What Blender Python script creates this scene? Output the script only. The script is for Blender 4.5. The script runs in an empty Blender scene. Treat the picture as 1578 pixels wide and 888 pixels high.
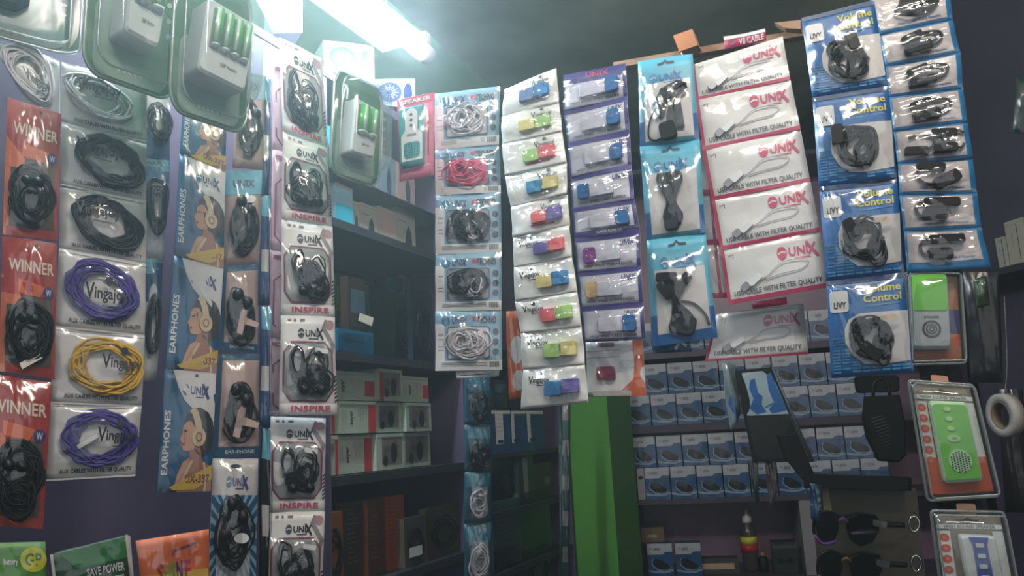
import bpy, math, random
from mathutils import Vector as V, Matrix
PI = math.pi
sc = bpy.context.scene
COL = sc.collection
# ------------------------------------------------------------------ camera, world, light
F = 1250.0
CAM = V((0, 0, 1.5))
PITCH, ROLL = math.radians(10.3), math.radians(-3.0)
RM = Matrix.Rotation(PI / 2 + PITCH, 3, 'X') @ Matrix.Rotation(ROLL, 3, 'Z')
cd = bpy.data.cameras.new('camera'); cam = bpy.data.objects.new('camera', cd); COL.objects.link(cam)
cam.matrix_world = Matrix.Translation(CAM) @ RM.to_4x4()
cd.sensor_width = 36; cd.lens = 36 * F / 1578; cd.clip_start = 0.02
sc.camera = cam
w = bpy.data.worlds.new('world'); sc.world = w; w.use_nodes = True
w.node_tree.nodes['Background'].inputs[0].default_value = (0.55, 0.68, 0.8, 1)
w.node_tree.nodes['Background'].inputs[1].default_value = 0.12
sc.view_settings.view_transform = 'Standard'; sc.view_settings.look = 'None'
sc.view_settings.gamma = 1; sc.view_settings.use_curve_mapping = False
sc.view_settings.exposure = 1.32
sc.cycles.transparent_max_bounces = 24; sc.cycles.max_bounces = 6
sc.cycles.caustics_reflective = False; sc.cycles.caustics_refractive = False
sc.cycles.sample_clamp_indirect = 4; sc.cycles.volume_max_steps = 64
sc.cycles.use_denoising = True
TUBE_E = 44.0
VEIL = 0.08
# thin bluish scatter added to the air to imitate lens veil and lamp glow
vs_ = w.node_tree.nodes.new('ShaderNodeVolumeScatter'); vs_.inputs['Color'].default_value = (.74, .92, .97, 1)
vs_.inputs['Density'].default_value = VEIL; vs_.inputs['Anisotropy'].default_value = .72
w.node_tree.links.new(vs_.outputs[0], w.node_tree.nodes['World Output'].inputs['Volume'])
def area(name, loc, target, sx, sy, energy, col):
    l = bpy.data.lights.new(name, 'AREA'); l.shape = 'RECTANGLE'; l.size = sx; l.size_y = sy
    l.energy = energy; l.color = col
    o = bpy.data.objects.new(name, l); COL.objects.link(o); o.location = loc
    o.rotation_euler = (V(target) - V(loc)).to_track_quat('-Z', 'Y').to_euler()
    return o
area('front_key_light', (0.4, 0.2, 2.75), (0.3, 1.4, 1.9), 1.2, .06, 7.5, (1.0, .92, .82))  # unseen strip light added above the camera as key for the pouch fronts
area('front_fill_light', (0.5, -1.6, 2.3), (0.2, 2.0, 1.8), 4.2, 2.6, 12, (0.86, 0.93, 1.0))  # unseen broad light added behind the camera as soft fill, like daylight

# ------------------------------------------------------------------ materials
def lin(c):
    r = []
    for x in c:
        x = x / 255.0
        r.append(x / 12.92 if x <= 0.04045 else ((x + 0.055) / 1.055) ** 2.4)
    return (r[0], r[1], r[2], 1)
MATS = {}
def mat(name, rgb=(128, 128, 128), rough=0.5, metal=0.0, var=0.12, scale=18, bump=0.0, coat=0.0, emit=0.0, spec=0.5, bscale=60):
    if name in MATS: return MATS[name]
    m = bpy.data.materials.new(name); m.use_nodes = True; nt = m.node_tree; N = nt.nodes; L = nt.links
    b = N['Principled BSDF']; c = lin(rgb)
    b.inputs['Roughness'].default_value = rough; b.inputs['Metallic'].default_value = metal
    b.inputs['Coat Weight'].default_value = coat; b.inputs['Specular IOR Level'].default_value = spec
    tc = N.new('ShaderNodeTexCoord')
    nz = N.new('ShaderNodeTexNoise'); nz.inputs['Scale'].default_value = scale; nz.inputs['Detail'].default_value = 3
    L.new(tc.outputs['Object'], nz.inputs['Vector'])
    cr = N.new('ShaderNodeValToRGB')
    cr.color_ramp.elements[0].position = 0.3; cr.color_ramp.elements[1].position = 0.7
    cr.color_ramp.elements[0].color = tuple(x * (1 - var) for x in c[:3]) + (1,)
    cr.color_ramp.elements[1].color = tuple(min(1, x * (1 + var)) for x in c[:3]) + (1,)
    L.new(nz.outputs['Fac'], cr.inputs['Fac']); L.new(cr.outputs['Color'], b.inputs['Base Color'])
    if bump:
        n2 = N.new('ShaderNodeTexNoise'); n2.inputs['Scale'].default_value = bscale; n2.inputs['Detail'].default_value = 2
        L.new(tc.outputs['Object'], n2.inputs['Vector'])
        bp = N.new('ShaderNodeBump'); bp.inputs['Strength'].default_value = bump; bp.inputs['Distance'].default_value = 0.003
        L.new(n2.outputs['Fac'], bp.inputs['Height']); L.new(bp.outputs['Normal'], b.inputs['Normal'])
        if coat: L.new(bp.outputs['Normal'], b.inputs['Coat Normal'])
    if emit:
        b.inputs['Emission Color'].default_value = c; b.inputs['Emission Strength'].default_value = emit
    MATS[name] = m
    return m
def film(name, tint=(255, 255, 255), gl=0.1, rough=0.12, bump=0.5, bs=28, milk=0.0):
    if name in MATS: return MATS[name]
    m = bpy.data.materials.new(name); m.use_nodes = True; nt = m.node_tree; N = nt.nodes; L = nt.links
    N.remove(N['Principled BSDF']); out = N['Material Output']
    tr = N.new('ShaderNodeBsdfTransparent'); tr.inputs[0].default_value = lin(tint)
    g = N.new('ShaderNodeBsdfGlossy'); g.inputs['Roughness'].default_value = rough; g.inputs[0].default_value = (1, 1, 1, 1)
    lw = N.new('ShaderNodeLayerWeight'); lw.inputs[0].default_value = 0.25
    mr = N.new('ShaderNodeMapRange'); mr.inputs[3].default_value = gl; mr.inputs[4].default_value = min(1, gl + 0.3)
    L.new(lw.outputs['Fresnel'], mr.inputs[0])
    mx = N.new('ShaderNodeMixShader'); L.new(mr.outputs[0], mx.inputs[0]); L.new(tr.outputs[0], mx.inputs[1]); L.new(g.outputs[0], mx.inputs[2])
    last = mx
    if milk:
        d = N.new('ShaderNodeBsdfDiffuse'); d.inputs[0].default_value = (.8, .83, .85, 1)
        m2 = N.new('ShaderNodeMixShader'); m2.inputs[0].default_value = milk
        L.new(mx.outputs[0], m2.inputs[1]); L.new(d.outputs[0], m2.inputs[2]); last = m2
    tc = N.new('ShaderNodeTexCoord'); mp = N.new('ShaderNodeMapping'); mp.inputs['Rotation'].default_value = (.4, .5, .6); mp.inputs['Scale'].default_value = (1, 1, .45)
    nz = N.new('ShaderNodeTexNoise'); nz.inputs['Scale'].default_value = bs; nz.inputs['Detail'].default_value = 2.5; nz.inputs['Distortion'].default_value = 1.2
    bp = N.new('ShaderNodeBump'); bp.inputs['Strength'].default_value = bump; bp.inputs['Distance'].default_value = 0.012
    L.new(tc.outputs['Object'], mp.inputs[0]); L.new(mp.outputs[0], nz.inputs['Vector']); L.new(nz.outputs['Fac'], bp.inputs['Height'])
    L.new(bp.outputs[0], g.inputs['Normal'])
    L.new(last.outputs[0], out.inputs['Surface'])
    MATS[name] = m
    return m

WHITE = mat('white_plastic', (214, 216, 216), .35, var=.05)
POUCH = mat('milky_pouch', (226, 226, 224), .4, var=.06, bump=.2, coat=.3)
POUCHD = mat('dull_pouch', (204, 202, 200), .4, var=.08, bump=.2, coat=.2)
SILVER = mat('silvery_pouch', (236, 238, 234), .35, var=.06, bump=.35, coat=.4)
INK = mat('dark_ink', (30, 30, 42), .5)
INKG = mat('grey_ink', (72, 76, 84), .5)
NAVY = mat('navy_ink', (52, 52, 120), .5)
TEALINK = mat('teal_ink', (50, 120, 150), .5)
PINKINK = mat('pink_ink', (205, 70, 110), .5)
MAG = mat('magenta_print', (186, 52, 96), .5)
MAGD = mat('dull_magenta_print', (130, 50, 80), .5)
YEL = mat('yellow_print', (215, 205, 60), .5)
YELC = mat('yellow_cable', (196, 158, 62), .6)
PURC = mat('purple_cable', (66, 54, 128), .6)
BLKC = mat('black_cable', (16, 18, 22), .6, spec=.3)
GRYC = mat('charcoal_cable', (38, 45, 52), .6, spec=.3)
WHTC = mat('white_cable', (205, 200, 205), .4)
PNKC = mat('pink_cable', (214, 60, 110), .4)
BLK = mat('black_plastic', (13, 14, 16), .45, spec=.3)
SKIN = mat('printed_skin', (190, 140, 110), .5)
SKIND = mat('printed_skin_shade', (150, 98, 76), .5)
HAIR = mat('printed_hair', (34, 36, 42), .5)
BEIGE = mat('beige_print', (196, 176, 140), .5)
BLUE = mat('blue_card', (8, 88, 128), .4, var=.2, scale=9)
SKYB = mat('sky_blue_card', (96, 180, 206), .4, var=.12)
DKBL = mat('dark_blue_card', (22, 66, 116), .4, var=.3, scale=14)
LBL = mat('light_blue_print', (60, 140, 190), .45, var=.4, scale=60)
LIVB = mat('bright_blue_card', (26, 100, 168), .4, var=.25, scale=9)
PBLUE = mat('pale_blue_card', (138, 178, 200), .4, var=.12)
PURB = mat('violet_band', (66, 60, 128), .45)
RED = mat('red_card', (172, 40, 26), .4, var=.25, scale=20)
ORG = mat('orange_card', (220, 110, 60), .45, var=.2)
GREEN = mat('green_card', (74, 130, 84), .4, var=.2)
LIME = mat('lime_plastic', (116, 205, 70), .35, var=.05)
PINK = mat('pink_card', (222, 120, 150), .45)
TEAL = mat('teal_plastic', (40, 150, 150), .35)
CHROME = mat('chrome', (210, 210, 210), .12, 1.0, var=.02)
FILM = film('clear_film', gl=.06, rough=.16, bump=.45, bs=14)
FILMC = film('crinkled_film', gl=.09, rough=.17, bump=.7, bs=18)
FILMD = film('smoky_film', tint=(215, 218, 220), gl=.04, rough=.2, bump=.35, bs=12)
SHELL = film('clear_blister', tint=(242, 246, 244), gl=.05, rough=.08, bump=.12, bs=9, milk=.04)
RIM = film('blister_edge', tint=(200, 212, 208), gl=.16, rough=.2, bump=.1, milk=.12)

# ------------------------------------------------------------------ frames from photo pixels
def ray(px, py): return (RM @ V(((px - 789) / F, -(py - 444) / F, -1))).normalized()
def P(px, py, Y):
    d = ray(px, py); return CAM + d * (Y / d.y)
class Axes:
    """upright plane through o; a runs along it, z up, d goes in behind it"""
    def __init__(s, o, yaw):
        s.o = V(o); y = math.radians(yaw); s.al = V((math.cos(y), math.sin(y), 0)); s.n = V((math.sin(y), -math.cos(y), 0))
    def p(s, a, z, d=0): q = s.o + s.al * a - s.n * d; return V((q.x, q.y, z))
    def hitw(s, px, py, d=0):
        r = ray(px, py); o = s.o - s.n * d; t = (o - CAM).dot(s.n) / r.dot(s.n); return CAM + r * t
    def hit(s, px, py, d=0):
        q = s.hitw(px, py, d); return (q - s.o).dot(s.al), q.z
def plane(px, py, Y, yaw): return Axes(P(px, py, Y), yaw)
class Fr:
    def __init__(s, quad, ax, seed=0, amp=.0012, d=0):
        s.c = [ax.hitw(x, y, d) for x, y in quad]; s.n = ax.n.copy(); s.amp = amp; s.ax = ax; s.d = d; s.quad = quad
        s.W = ((s.c[1] - s.c[0]).length + (s.c[2] - s.c[3]).length) / 2
        s.H = ((s.c[3] - s.c[0]).length + (s.c[2] - s.c[1]).length) / 2
        r = random.Random(seed); s.ph = [r.uniform(0, 6.28) for _ in range(6)]; s.rnd = r
    def s_(s, u, v):
        p = s.ph; return s.amp * (math.sin(5 * u + p[0]) + .8 * math.sin(6 * v + 3 * u + p[1]) + .5 * math.sin(9 * v - 5 * u + p[2]))
    def m(s, u, v, w=0):
        a, b, c, d = s.c
        q = (a * (1 - u) + b * u) * (1 - v) + (d * (1 - u) + c * u) * v
        return q + s.n * (w + s.s_(u, v))
    def root(s): return s.m(.5, 1, 0)

# ------------------------------------------------------------------ mesh builder
TXT = {}
def glyphs(t, bold):
    k = (t, bold)
    if k in TXT: return TXT[k]
    c = bpy.data.curves.new('t', 'FONT'); c.body = t; c.resolution_u = 2; c.offset = .022 if bold else 0.004
    c.fill_mode = 'FRONT'; c.space_character = 1.02
    o = bpy.data.objects.new('t', c); COL.objects.link(o)
    me = bpy.data.meshes.new_from_object(o.evaluated_get(bpy.context.evaluated_depsgraph_get()))
    vs = [(v.co.x, v.co.y) for v in me.vertices]; fs = [tuple(f.vertices) for f in me.polygons]
    bpy.data.objects.remove(o); bpy.data.curves.remove(c); bpy.data.meshes.remove(me)
    x0 = min(v[0] for v in vs); x1 = max(v[0] for v in vs); y0 = min(v[1] for v in vs); y1 = max(v[1] for v in vs)
    TXT[k] = ([((x - x0) / (x1 - x0), (y - y0) / (y1 - y0)) for x, y in vs], fs)
    return TXT[k]
def ell(u, v, ru, rv, n=24, a0=0, a1=2 * PI):
    return [(u + ru * math.cos(a0 + (a1 - a0) * i / n), v + rv * math.sin(a0 + (a1 - a0) * i / n)) for i in range(n if a1 - a0 > 6.2 else n + 1)]
def rrect(u0, v0, u1, v1, ru, rv, n=5):
    pts = []
    for cx, cy, a in ((u1 - ru, v0 + rv, -PI / 2), (u1 - ru, v1 - rv, 0), (u0 + ru, v1 - rv, PI / 2), (u0 + ru, v0 + rv, PI)):
        for i in range(n + 1):
            b = a + PI / 2 * i / n; pts.append((cx + ru * math.cos(b), cy + rv * math.sin(b)))
    return pts
class MB:
    def __init__(s): s.v = []; s.f = []; s.mi = []; s.sm = []; s.mats = []
    def mid(s, m):
        if m not in s.mats: s.mats.append(m)
        return s.mats.index(m)
    def add(s, vs, fs, m, smooth=False):
        b = len(s.v); k = s.mid(m); s.v += [V(x) for x in vs]
        for f in fs: s.f.append(tuple(b + i for i in f)); s.mi.append(k); s.sm.append(smooth)
        return s
    def patch(s, fr, u0, v0, u1, v1, m, w=.0008, nx=6, ny=6):
        vs = [fr.m(u0 + (u1 - u0) * i / nx, v0 + (v1 - v0) * j / ny, w) for j in range(ny + 1) for i in range(nx + 1)]
        fs = [(j * (nx + 1) + i, j * (nx + 1) + i + 1, (j + 1) * (nx + 1) + i + 1, (j + 1) * (nx + 1) + i) for j in range(ny) for i in range(nx)]
        return s.add(vs, fs, m, True)
    def sheet(s, fr, m, th=.0014, nx=10, ny=10, u0=0, v0=0, u1=1, v1=1, back=None):
        def g(w): return [fr.m(u0 + (u1 - u0) * i / nx, v0 + (v1 - v0) * j / ny, w) for j in range(ny + 1) for i in range(nx + 1)]
        n = (nx + 1) * (ny + 1); q = lambda i, j: j * (nx + 1) + i
        fr_ = [(q(i, j), q(i, j + 1), q(i + 1, j + 1), q(i + 1, j)) for j in range(ny) for i in range(nx)]
        bk = [tuple(n + k for k in reversed(f)) for f in fr_]
        ed = []
        for i in range(nx): ed += [(q(i, 0), q(i + 1, 0), n + q(i + 1, 0), n + q(i, 0)), (q(i + 1, ny), q(i, ny), n + q(i, ny), n + q(i + 1, ny))]
        for j in range(ny): ed += [(q(0, j + 1), q(0, j), n + q(0, j), n + q(0, j + 1)), (q(nx, j), q(nx, j + 1), n + q(nx, j + 1), n + q(nx, j))]
        return s.add(g(0) + g(-th), fr_ + bk + ed, m, True)
    def poly(s, fr, pts, m, w=.001):
        return s.add([fr.m(u, v, w) for u, v in pts], [tuple(range(len(pts)))], m)
    def line(s, fr, pts, wd, m, w=.001, closed=False):
        n = len(pts); vs = []; fs = []
        for i, (u, v) in enumerate(pts):
            a = pts[(i - 1) % n] if (i or closed) else pts[i]; b = pts[(i + 1) % n] if (i < n - 1 or closed) else pts[i]
            dx = (b[0] - a[0]) * fr.W; dy = (b[1] - a[1]) * fr.H; l = math.hypot(dx, dy) or 1
            ox, oy = -dy / l * wd / 2 / fr.W, dx / l * wd / 2 / fr.H
            vs += [fr.m(u + ox, v + oy, w), fr.m(u - ox, v - oy, w)]
        for i in range(n if closed else n - 1):
            j = (i + 1) % n; fs.append((2 * i, 2 * i + 1, 2 * j + 1, 2 * j))
        return s.add(vs, fs, m)
    def text(s, fr, t, u0, v0, u1, v1, m, w=.0019, bold=True, rot=0, slant=0):
        vs, fs = glyphs(t, bold); o = []
        for x, y in vs:
            x += slant * y
            if rot == 0: u = u0 + x * (u1 - u0); v = v1 - y * (v1 - v0)
            else: u = u1 - y * (u1 - u0); v = v1 - x * (v1 - v0)
            o.append(fr.m(u, v, w))
        return s.add(o, fs, m)
    def prism(s, fr, pts, w0, w1, m, bev=.0, mtop=None, shrink=.93):
        n = len(pts); cu = sum(p[0] for p in pts) / n; cv = sum(p[1] for p in pts) / n
        f0 = fr.s_(cu, cv)
        def ring(w, k): return [fr.m(cu + (u - cu) * k, cv + (v - cv) * k, w - fr.s_(cu + (u - cu) * k, cv + (v - cv) * k) + f0) for u, v in pts]
        if bev: vs = ring(w0, 1) + ring(w1 - bev, 1) + ring(w1, shrink)
        else: vs = ring(w0, 1) + ring(w1, 1)
        L = 3 if bev else 2; fs = []
        for k in range(L - 1):
            for i in range(n): j = (i + 1) % n; fs.append((k * n + i, k * n + j, (k + 1) * n + j, (k + 1) * n + i))
        s.add(vs, fs + [tuple(range(n - 1, -1, -1))], m)
        return s.add(vs[-n:], [tuple(range(n))], mtop or m)
    def tubew(s, pts, r, m, seg=6, closed=False, sub=4):
        if len(pts) < 2: return s
        if sub > 1:
            q = []; n = len(pts)
            for i in range(n if closed else n - 1):
                if closed: a, b, c, d = pts[(i - 1) % n], pts[i], pts[(i + 1) % n], pts[(i + 2) % n]
                else: a, b, c, d = pts[max(i - 1, 0)], pts[i], pts[i + 1], pts[min(i + 2, n - 1)]
                for k in range(sub):
                    t = k / sub; q.append(.5 * ((2 * b) + (c - a) * t + (2 * a - 5 * b + 4 * c - d) * t * t + (3 * b - a - 3 * c + d) * t ** 3))
            if not closed: q.append(pts[-1])
            pts = q
        n = len(pts); vs = []; fs = []; up = V((.13, .97, .2)).normalized()
        for i, p in enumerate(pts):
            a = pts[(i - 1) % n] if (i or closed) else p; b = pts[(i + 1) % n] if (i < n - 1 or closed) else p
            t = (b - a); t = t.normalized() if t.length > 1e-9 else V((1, 0, 0))
            x = t.cross(up); x = x.normalized() if x.length > 1e-4 else V((1, 0, 0)); y = t.cross(x)
            for k in range(seg): an = 2 * PI * k / seg; vs.append(p + x * (r * math.cos(an)) + y * (r * math.sin(an)))
        for i in range(n if closed else n - 1):
            j = (i + 1) % n
            for k in range(seg): l = (k + 1) % seg; fs.append((i * seg + k, i * seg + l, j * seg + l, j * seg + k))
        if not closed: fs += [tuple(range(seg - 1, -1, -1)), tuple((n - 1) * seg + k for k in range(seg))]
        return s.add(vs, fs, m, True)
    def tube(s, fr, pts, r, m, seg=5, closed=False, sub=3): return s.tubew([fr.m(*p) for p in pts], r, m, seg, closed, sub)
    def ball(s, fr, u, v, w, r, m, sx=1, sy=1, sz=1):
        c = fr.m(u, v, w); ex = (fr.c[1] - fr.c[0]).normalized() * r * sx; ey = (fr.c[3] - fr.c[0]).normalized() * r * sy; ez = fr.n * r * sz
        vs = []; fs = []; A, B = 10, 6
        for j in range(B + 1):
            ph = PI * j / B
            for i in range(A): th = 2 * PI * i / A; vs.append(c + ex * (math.sin(ph) * math.cos(th)) + ey * (math.sin(ph) * math.sin(th)) + ez * math.cos(ph))
        for j in range(B):
            for i in range(A): k = (i + 1) % A; fs.append((j * A + i, j * A + k, (j + 1) * A + k, (j + 1) * A + i))
        return s.add(vs, fs, m, True)
    def conn(s, fr, u, v, ln, wd, ang, w0, w1, m, bev=.001):
        """small plug: rounded block ln x wd metres turned by ang degrees"""
        a = math.radians(ang); pts = []
        for x, y in rrect(-ln / 2, -wd / 2, ln / 2, wd / 2, wd * .25, wd * .25, 2):
            pts.append((u + (x * math.cos(a) - y * math.sin(a)) / fr.W, v + (x * math.sin(a) + y * math.cos(a)) / fr.H))
        return s.prism(fr, pts, w0, w1, m, bev)
    def film(s, fr, m, h=.006, n=16, u0=0, v0=0, u1=1, v1=1, cr=.0015, edge=.0016, pw=.5):
        r = random.Random(fr.ph[0]); vs = []; k = [r.uniform(0, 6) for _ in range(4)]
        for j in range(n + 1):
            for i in range(n + 1):
                u = u0 + (u1 - u0) * i / n; v = v0 + (v1 - v0) * j / n
                a = max(0, math.sin(PI * i / n) * math.sin(PI * j / n)) ** pw
                c = cr * (math.sin(17 * u + 9 * v + k[0]) * math.sin(7 * u - 19 * v + k[1]) + .6 * r.uniform(-1, 1)) * min(1, a * 2)
                vs.append(fr.m(u, v, edge + h * a + c))
        q = lambda i, j: j * (n + 1) + i
        return s.add(vs, [(q(i, j), q(i, j + 1), q(i + 1, j + 1), q(i + 1, j)) for j in range(n) for i in range(n)], m, True)
    def abox(s, ax, a0, a1, z0, z1, d0, d1, m, mats=None):
        vs = [ax.p(a, z, d) for d in (d0, d1) for z in (z0, z1) for a in (a0, a1)]
        fs = [(0, 1, 3, 2), (5, 4, 6, 7), (4, 0, 2, 6), (1, 5, 7, 3), (2, 3, 7, 6), (4, 5, 1, 0)]
        for k, f in enumerate(fs):
            b = len(s.v); s.v += [vs[i].copy() for i in f]; s.f.append((b, b + 1, b + 2, b + 3)); s.mi.append(s.mid(mats[k] if mats else m)); s.sm.append(False)
        return s
    def coil(s, fr, u, v, ru, rv, n, r, m, seed=0, ch=.1, w=.003, tw=.004, drift=.0, k=9, ang=0):
        R = random.Random(seed); pts = []; ca, sa = math.cos(ang), math.sin(ang)
        du = dv = 0; f1 = R.uniform(0, 6)
        for i in range(n * k):
            a = 2 * PI * i / k; rr = 1 + ch * (math.sin(a * .37 + f1) * .6 + R.uniform(-.5, .5))
            if i % k == 0: du += R.uniform(-drift, drift); dv += R.uniform(-drift, drift)
            x = ru * fr.W * rr * math.cos(a); y = rv * fr.H * rr * math.sin(a)
            pts.append((u + du + (x * ca - y * sa) / fr.W, v + dv + (x * sa + y * ca) / fr.H, w + tw * (.5 + .5 * math.sin(i * .9 + f1))))
        return s.tube(fr, pts, r, m)
    def build(s, name, parent=None, loc=None):
        me = bpy.data.meshes.new(name); o = bpy.data.objects.new(name, me)
        if loc is None: loc = parent.location if parent else sum(s.v, V((0, 0, 0))) / len(s.v)
        # children are placed relative to the top Empty (unrotated), so subtract its location
        me.from_pydata([tuple(v - loc) for v in s.v], [], s.f)
        for m in s.mats: me.materials.append(m)
        me.polygons.foreach_set('material_index', s.mi); me.polygons.foreach_set('use_smooth', s.sm)
        me.update(); COL.objects.link(o)
        if parent: o.parent = parent
        else: o.location = loc
        return o
def struct(name, mb, loc=None):
    o = mb.build(name, None, loc); o['kind'] = 'structure'; return o
class T:
    def __init__(s, name, label, cat, loc, group=None):
        s.o = bpy.data.objects.new(name, None); COL.objects.link(s.o); s.o.location = loc; s.o.empty_display_size = .02
        s.o['label'] = label; s.o['category'] = cat
        if group: s.o['group'] = group
    def part(s, name, mb, label=None):
        o = mb.build(name, s.o)
        if label: o['label'] = label
        return o
    def sub(s, name, mb, parent):
        o = mb.build(name, None, s.o.location.copy()); o.location = (0, 0, 0); o.parent = parent; return o
ORD = ['topmost', 'second from the top', 'third from the top', 'fourth from the top', 'fifth from the top', 'sixth from the top', 'seventh from the top', 'eighth from the top', 'ninth from the top', 'lowest']
SEED = [100]
def sd(): SEED[0] += 1; return SEED[0]
def unix(b, fr, u0, v0, u1, v1, mc, mt):
    """round emblem, the word UNIX with an oversized leaning X"""
    W = u1 - u0; H = v1 - v0
    b.poly(fr, ell(u0 + W * .13, v0 + H * .5, W * .12, H * .42, 16), mc, .0017)
    b.line(fr, [(u0 + W * .03, v0 + H * .55), (u0 + W * .13, v0 + H * .42), (u0 + W * .22, v0 + H * .5)], fr.H * H * .1, POUCH, .0021)
    b.text(fr, 'UNI', u0 + W * .3, v0 + H * .22, u0 + W * .76, v0 + H * .8, mt)
    b.line(fr, [(u0 + W * .74, v0 + H * .02), (u0 + W * .86, v0 + H * .53), (u0 + W * .98, v0 + H * 1.05)], fr.H * H * .16, mt, .002)
    b.line(fr, [(u0 + W * .95, v0 + H * .15), (u0 + W * .77, v0 + H * .82)], fr.H * H * .13, mt, .0021)
    b.line(fr, [(u0 + W * .42, v0 + H * .98), (u0 + W * .8, v0 + H * .98)], fr.H * H * .08, mt, .0012)
def ving(b, fr, u0, v0, u1, v1, m=None, w=.0019):
    """leaf emblem over the word Vingajoy with a tall V"""
    m = m or INK; W = u1 - u0; H = v1 - v0
    b.poly(fr, ell(u0 + W * .55, v0 + H * .12, W * .09, H * .13, 12), m, w)
    b.poly(fr, [(u0 + W * .4, v0 + H * .1), (u0 + W * .55, v0 + H * .28), (u0 + W * .7, v0 + H * .1), (u0 + W * .55, v0 + H * .38)], m, w)
    b.text(fr, 'V', u0, v0 + H * .3, u0 + W * .22, v0 + H * .95, m, w)
    b.text(fr, 'ingajoy', u0 + W * .22, v0 + H * .45, u1, v0 + H * 1.05, m, w)
    b.line(fr, [(u0 + W * .4, v0 + H * 1.15), (u0 + W * .8, v0 + H * 1.15)], .0012, m, w)

# ------------------------------------------------------------------ structure
LA = Axes((-.68, 1.12, 0), 66)                       # front plane of the left cabinet
BA = Axes(P(968, 650, 3.35), -12)                    # front plane of the rear cabinet
RA = Axes(P(1478, 400, 2.7), -74)                    # right cabinet side
aL = lambda px, py=600, d=0: LA.hit(px, py, d)[0]
zL = lambda px, py, d=0: LA.hit(px, py, d)[1]
CONC = mat('stained_concrete', (176, 180, 156), .9, var=.5, scale=1.6, bump=.4, bscale=6)
GWALL = mat('green_painted_wall', (104, 170, 112), .7, var=.12, scale=3)
GPOST = mat('leaf_green_paint', (84, 150, 56), .6, var=.08, scale=4)
PURP = mat('purple_laminate', (84, 74, 98), .45, var=.12, scale=5)
PURPD = mat('dark_purple_laminate', (66, 60, 80), .5, var=.15, scale=5)
EDGE = mat('dark_edging', (40, 42, 50), .5)
DARKW = mat('dark_rear_wall', (46, 52, 54), .8, var=.2, scale=3)
ceil_z = LA.hit(722, 97, .32)[1]
struct('ceiling', MB().abox(Axes((-2.2, -1.2, 0), 0), 0, 5, ceil_z, ceil_z + .08, 0, 6, CONC))
struct('floor', MB().abox(Axes((-2.2, -1.2, 0), 0), 0, 5, -.06, 0, 0, 6, mat('cement_floor', (90, 86, 80), .8)))
struct('wall_left', MB().abox(LA, -2.3, 3.4, 0, ceil_z, .34, .42, GWALL))
struct('wall_back', MB().abox(Axes((-1.6, 4.35, 0), 0), 0, 4.4, 0, ceil_z, 0, .08, DARKW))
struct('wall_right', MB().abox(RA, -1.9, 3.2, 0, ceil_z, .36, .44, DARKW))

# left cabinet
zt = zL(500, 105); z1 = zL(590, 361); z2 = zL(595, 549); z3 = zL(600, 726)
a0, a1, a2 = -.95, aL(505), aL(716); a3 = aL(872)
t = T('display_cabinet', 'dark purple wall cabinet with open shelves behind the hanging pouches on the left', 'cabinet', LA.p(.5, 0, .16))
t.part('front_panel', MB().abox(LA, a0, a1, .1, zt - .02, 0, .018, PURP))
t.part('top_board', MB().abox(LA, a0, a3, zt - .02, zt, -.002, .3, PURPD))
t.part('back_panel', MB().abox(LA, a1, a3, .1, zt - .02, .29, .3, PURPD))
for z, k in ((z1, 0), (z2, 0), (z3, 0), (zL(600, 890), 0)):
    t.part('shelf', MB().abox(LA, a1, a2 - .009, z - .02, z, .004, .29, EDGE))
for z in (zL(856, 552), zL(858, 690), zL(858, 768), zL(858, 850)):
    t.part('shelf', MB().abox(LA, a2 + .009, a3 - .018, z - .015, z, .004, .29, EDGE))
for a in (a1, a2, a3 - .009):
    t.part('divider', MB().abox(LA, a - .009, a + .009, .1, zt - .02, 0, .3, PURP))
t.part('plinth', MB().abox(LA, a0, a3, 0, .1, .02, .3, EDGE))

# green corner pillar
CA = Axes(LA.p(a3 + .005, 0, 0), -24)
pw = CA.hit(941, 700)[0]
struct('trim_pillar', MB().abox(CA, 0, pw, 0, CA.hit(900, 575)[1], 0, .3, GPOST))

# rear cabinet
aB = lambda px, py=700: BA.hit(px, py)[0]
zB = lambda px, py, d=0: BA.hit(px, py, d)[1]
bz = {k: v for k, v in dict(r0=zB(1050, 563), s1=zB(1040, 655), s2=zB(1040, 770), s3=zB(1040, 890), top=zB(1150, 250)).items()}
EDG2 = mat('brown_grey_edging', (70, 60, 76), .4, var=.1)
t = T('rear_cabinet', 'tall purple cabinet behind the pouches, stacked with boxed mice', 'cabinet', BA.p(.6, 0, .2))
bx1 = aB(1500)
t.part('side_board', MB().abox(BA, aB(966), aB(976), 0, bz['top'], -.01, .34, PURPD))
t.part('side_board', MB().abox(BA, bx1, bx1 + .02, 0, bz['top'], -.01, .34, PURPD))
t.part('back_panel', MB().abox(BA, 0, bx1, 0, bz['top'], .33, .34, mat('violet_backing', (150, 122, 148), .3, var=.1, coat=.3)))
for nm, z in (('s1', bz['s1']), ('s2', bz['s2']), ('s3', bz['s3']), ('r0', zB(1040, 541)), ('x', bz['top'])):
    th = .028 if nm in ('s1', 'r0') else .018
    t.part('shelf', MB().abox(BA, aB(976), bx1, z - th, z, -.004, .33, EDG2))
    if nm == 's3': break
t.part('shelf', MB().abox(BA, aB(976), bx1, zB(1040, 541) - .028, zB(1040, 541), -.004, .33, EDG2))
t.part('divider', MB().abox(BA, aB(1236, 820), aB(1254, 820), bz['s3'], bz['s2'] - .018, .0, .33, mat('pale_edging', (150, 146, 150), .5)))
t.part('top_board', MB().abox(BA, 0, bx1, bz['top'], bz['top'] + .02, -.01, .34, PURPD))

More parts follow.
